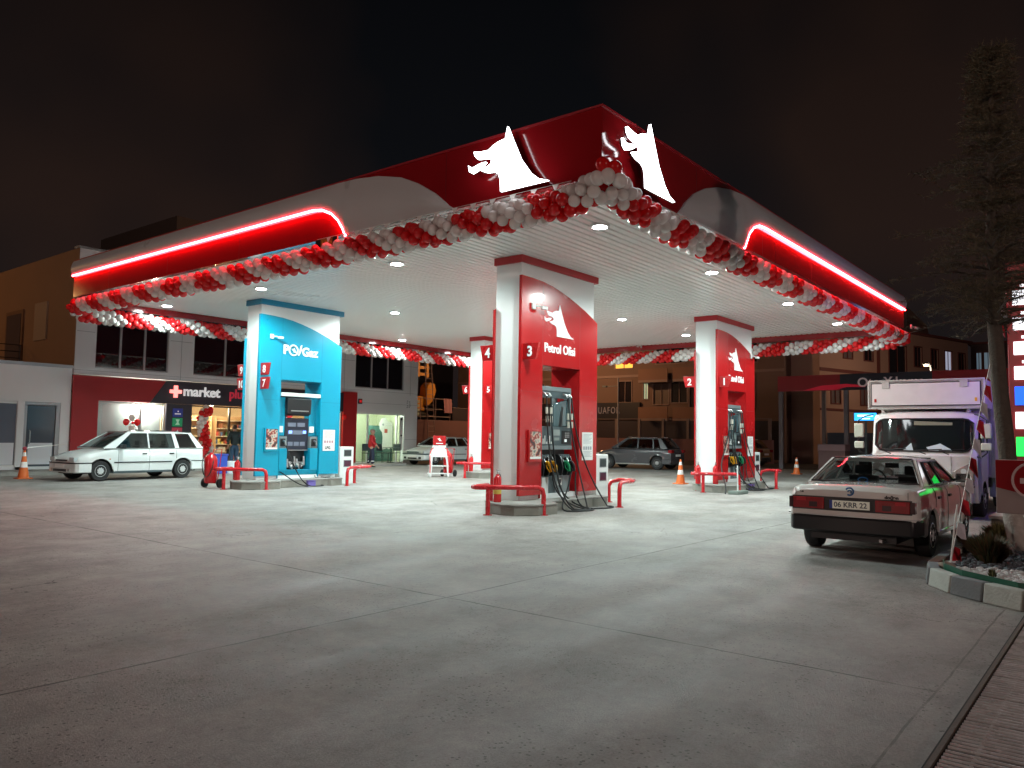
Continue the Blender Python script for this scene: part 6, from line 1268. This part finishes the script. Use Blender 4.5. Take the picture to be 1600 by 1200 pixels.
def pebbles(nm, lab, n, poly, r0, r1, m_, z, seed):
    gr = random.Random(seed); s = MB(); k = 0; X0_, X1_ = min(p[0] for p in poly), max(p[0] for p in poly); Ya, Yb = min(p[1] for p in poly), max(p[1] for p in poly)
    while k < n:
        p = (gr.uniform(X0_, X1_), gr.uniform(Ya, Yb))
        if not inside(p, poly): continue
        r = gr.uniform(r0, r1); rot = Matrix.Rotation(gr.uniform(0, 6.3), 3, 'Z') @ Matrix.Rotation(gr.uniform(-.5, .5), 3, 'X'); sv = Vector((r * gr.uniform(.9, 1.6), r, r * gr.uniform(.5, .8))); c_ = Vector((p[0], p[1], z + gr.uniform(0, r * .9)))
        s.add([c_ + rot @ Vector((v.x * sv.x, v.y * sv.y, v.z * sv.z)) for v in IV], IF); k += 1
    me = bpy.data.meshes.new(nm); me.from_pydata([tuple(v) for v in s.v], [], s.f); me.materials.append(m_); me.polygons.foreach_set('use_smooth', [True] * len(me.polygons)); o = bpy.data.objects.new(nm, me); COL.objects.link(o); return tag(o, lab, 'gravel', kind='stuff')
pebbles('white_pebbles', 'white rounded pebbles filling the front of the island', 2600, [(8.95, 1.53), (8.62, 1.32), (8.40, 1.06), (8.21, .84), (8.14, .5), (8.14, -.3), (9.0, -.3), (9.35, .5), (9.45, 1.2), (9.35, 1.50)], .014, .030, mat('pebble_white', (.55, .55, .55), .6, noise=.2, nscale=3), .125, 3)
pebbles('dark_pebbles', 'blue grey pebbles behind the white ones round the tree', 3600, [(9.46, 1.58), (9.5, 1.2), (9.4, .5), (9.3, -.2), (13.2, -.2), (13.2, 1.55)], .014, .028, mat('pebble_dark', (.12, .14, .16), .6, noise=.3, nscale=3), .125, 4)
def tuft(nm, lab, loc, n, h, spread, mats_, seed, wd=.012):
    gr = random.Random(seed); c = thing(nm, lab, 'plant', loc); s = MB()
    for k in range(n):
        a = gr.uniform(0, 6.28); r = spread * math.sqrt(gr.random()) ; b = Vector((math.cos(a) * r * .35, math.sin(a) * r * .35, 0)); hh = h * gr.uniform(.45, 1) * (1 - .35 * r / spread)
        t = Vector((math.cos(a) * r, math.sin(a) * r, hh)); m_ = (b + t) / 2 + Vector((0, 0, hh * .18)); sd = Vector((-math.sin(a + .7), math.cos(a + .7), 0)) * wd * gr.uniform(.5, 1)
        s.cur = gr.randrange(len(mats_)); s.add([b - sd, b + sd, m_ + sd * .8, t, m_ - sd * .8], [(0, 1, 2, 4), (4, 2, 3)])
    s.build('leaves', mats_, c); return c
G1 = mat('leaf_olive', (.09, .085, .03), .7); G2 = mat('leaf_brown', (.12, .06, .03), .7); G3 = mat('leaf_yellow_green', (.22, .20, .08), .7); G4 = mat('leaf_dark', (.03, .045, .02), .7)
tuft('shrub', 'olive brown bushy shrub on the island left of the tree', (9.98, 1.30, .13), 1500, .40, .26, [G1, G2, G4], 1)
tuft('shrub', 'reddish brown spreading shrub behind the olive one', (10.9, 1.48, .13), 900, .26, .34, [G2, G2, G1], 2); tuft('shrub', 'pale yellow green grass tuft beside the concrete box', (12.5, 1.50, .13), 700, .30, .26, [G3, G3, G1], 5)
tuft('small_plant', 'small green tuft among the white pebbles', (8.83, 1.13, .13), 260, .13, .045, [G4, G3, G1], 3, .006)
rk = thing('rock', 'flat beige rock at the island tip', 'rock', (9.25, 1.60, .12)); MB().ball((0, 0, .02), .13, 9, 6, (1.2, .8, .4)).build('stone', mat('rock_beige', (.28, .22, .17), .8, noise=.3, nscale=10), rk)
rk2 = thing('flat_slab', 'pale flat stone slab at the edge of the white pebbles', 'slab', (8.42, .62, .17)); bx((-.1, .1, -.12, .1, 0, .03)).build('slab', mat('slab_pale', (.45, .40, .38), .7), rk2, bevel=.006)
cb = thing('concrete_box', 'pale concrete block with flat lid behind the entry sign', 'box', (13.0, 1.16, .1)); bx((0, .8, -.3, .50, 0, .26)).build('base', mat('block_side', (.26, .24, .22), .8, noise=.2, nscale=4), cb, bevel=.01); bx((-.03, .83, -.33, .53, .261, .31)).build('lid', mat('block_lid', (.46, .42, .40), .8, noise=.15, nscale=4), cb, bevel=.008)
# flag line rising from the island
fl = thing('flag_line', 'slanting string of small red and white flags tied from island to totem', 'bunting', (9.72, 1.63, .13))
A = Vector((0, 0, 0)); B_ = Vector((15.9, 1.70, 4.15)) - Vector((9.72, 1.63, .13))
fp = lambda t: A + (B_ - A) * t + Vector((0, .05 * math.sin(math.pi * t), -.14 * math.sin(math.pi * t)))
s = MB(); s.tube([fp(t / 20) for t in range(21)], .006, 5); s.build('cord', M_PAPER, fl); s = MB(); s.tube([(0, 0, 0), (.10, -.03, .40), (.16, -.05, .62)], .010, 6); s.build('stake', M_WHT, fl); bx((-.06, .06, -.05, .07, 0, .012)).build('base_plate', M_WHT, fl)
MF = [mat('flag_red', (.55, .015, .03), .6), mat('flag_white', (.62, .62, .68), .6)]
for k in range(15):
    t = .008 + k * .066; t = min(t, .93); p_ = fp(t); q_ = fp(t + .034); L_f = .13 if k < 4 else .2
    g = MB(); g.plate([p_, q_, q_ + Vector((.01, -.06, -.03)), (p_ + q_) / 2 + Vector((.0, -.09, -L_f)) , p_ + Vector((0, -.05, -.05))], .003); g.build('flag', MF[k % 2], fl)
# ------------------------------------------------------------------ conifer
tr_ = thing('conifer_tree', 'tall sparse dark conifer behind the entry sign', 'tree', (11.4, 1.13, .1))
tp = [(0, 0, 0), (0, .09, .4), (0, .13, 1.1), (0, .20, 2.05), (0, .24, 2.9), (0, .25, 4.0), (0, .23, 5.0), (0, .20, 5.9), (0, .19, 6.5)]
tb = MB(); tb.tube(tp, [.13, .105, .098, .09, .08, .06, .035, .02, .008], 12); tk = tb.build('trunk', mat('bark', (.10, .082, .066), .9, noise=.45, nscale=14, bump=.7, bscale=30), tr_, smooth=True)
g = MB(); g.tube([(0, 0, .0), (0, .09, .4), (0, .12, .8), (0, .13, 1.0)], [.133, .109, .105, .103], 12); g.build('whitewash', mat('whitewash', (.48, .44, .40), .9, noise=.5, nscale=12, bump=.4), tr_, smooth=True)
gr = random.Random(11); lm = [mat('needle_a', (.095, .075, .042), .8), mat('needle_b', (.16, .125, .075), .8), mat('needle_c', (.06, .06, .036), .8)]; bark = MB(); nd = MB()
def tpos(z):
    for a, b in zip(tp, tp[1:]):
        if a[2] <= z <= b[2]: u = (z - a[2]) / (b[2] - a[2]); return Vector((0, a[1] + (b[1] - a[1]) * u, z))
    return Vector(tp[-1])
z = 2.8
while z < 6.42:
    f = max(0, (z - 2.85) / 3.6); Lb = (1.25 * (1 - f) ** 1.05 + .10) * (1 + .30 * math.sin(z * 5.3 + .6))
    for q in range(5):
        a = gr.uniform(0, 6.283); Lq = Lb * gr.uniform(.45, 1.15); b0 = tpos(z); rise = gr.uniform(.05, .40) + .12 * f; pts = []
        for i in range(6):
            u = i / 5; pts.append(b0 + Vector((math.cos(a) * Lq * u, math.sin(a) * Lq * u, rise * Lq * u - .30 * Lq * u * u + gr.uniform(-.015, .015))))
        bark.tube(pts, [.018 * (1 - f * .6), .015, .012, .009, .006, .003], 5)
        for i in range(1, 6):
            for w_ in range(3):
                u = (i - gr.random()) / 5; k0 = min(4, int(u * 5)); p_ = pts[k0].lerp(pts[k0 + 1], u * 5 - k0)
                ta = a + gr.choice((-1, 1)) * gr.uniform(.4, 1.2); tl = gr.uniform(.12, .32) * (1.1 - u * .5) * (1 - .3 * f); e_ = p_ + Vector((math.cos(ta) * tl, math.sin(ta) * tl, gr.uniform(-.06, .05)))
                for nn in range(7):
                    o_ = p_.lerp(e_, nn / 6); dv = Vector((gr.uniform(-1, 1), gr.uniform(-1, 1), gr.uniform(-.7, .8))).normalized(); dv = (dv + (e_ - p_).normalized() * .8).normalized() * gr.uniform(.05, .10); sd = dv.cross(Vector((gr.random(), gr.random(), gr.random()))).normalized() * .005
                    nd.cur = gr.choice((0, 0, 1, 2)); nd.add([o_ - sd, o_ + sd, o_ + dv], [(0, 1, 2)])
    z += .07
cr2 = bark.build('branches', MATS['bark'], tr_)
me = bpy.data.meshes.new('needles'); me.from_pydata([tuple(v) for v in nd.v], [], nd.f)
for m_ in lm: me.materials.append(m_)
me.polygons.foreach_set('material_index', nd.mi); o = bpy.data.objects.new('crown', me); COL.objects.link(o); o.parent = tr_
# ------------------------------------------------------------------ drainage grate
dg_ = thing('drain_grate', 'long steel drainage grate crossing the lower right corner', 'drain grate', (0, 0, 0))
MG = mat('grate_steel', (.60, .60, .60), .25, metal=.15, noise=.3, nscale=9)
bx((1.5, 9.4, -.12, .78, .001, .012)).build('channel', mat('channel_dark', (.01, .009, .009), .9), dg_)
bx((1.5, 9.4, .742, .765, .001, .026)).build('side_frame', mat('rusty_frame', (.14, .10, .08), .8, noise=.4, nscale=14, bump=.4), dg_)
x = 2.2; sec = 0
while x < 7.9:
    g = MB()
    for k in range(10): g.tube([(x + k * .0475 + .01, -.1, .026), (x + k * .0475 + .01, .725, .026)], .0085, 6)
    g.box(x, x + 10 * .043 + .02, .60, .615, .0131, .026); g.box(x, x + 10 * .043 + .02, .10, .115, .0131, .026)
    g.build('grate_section', MG, dg_, smooth=True); x += .487
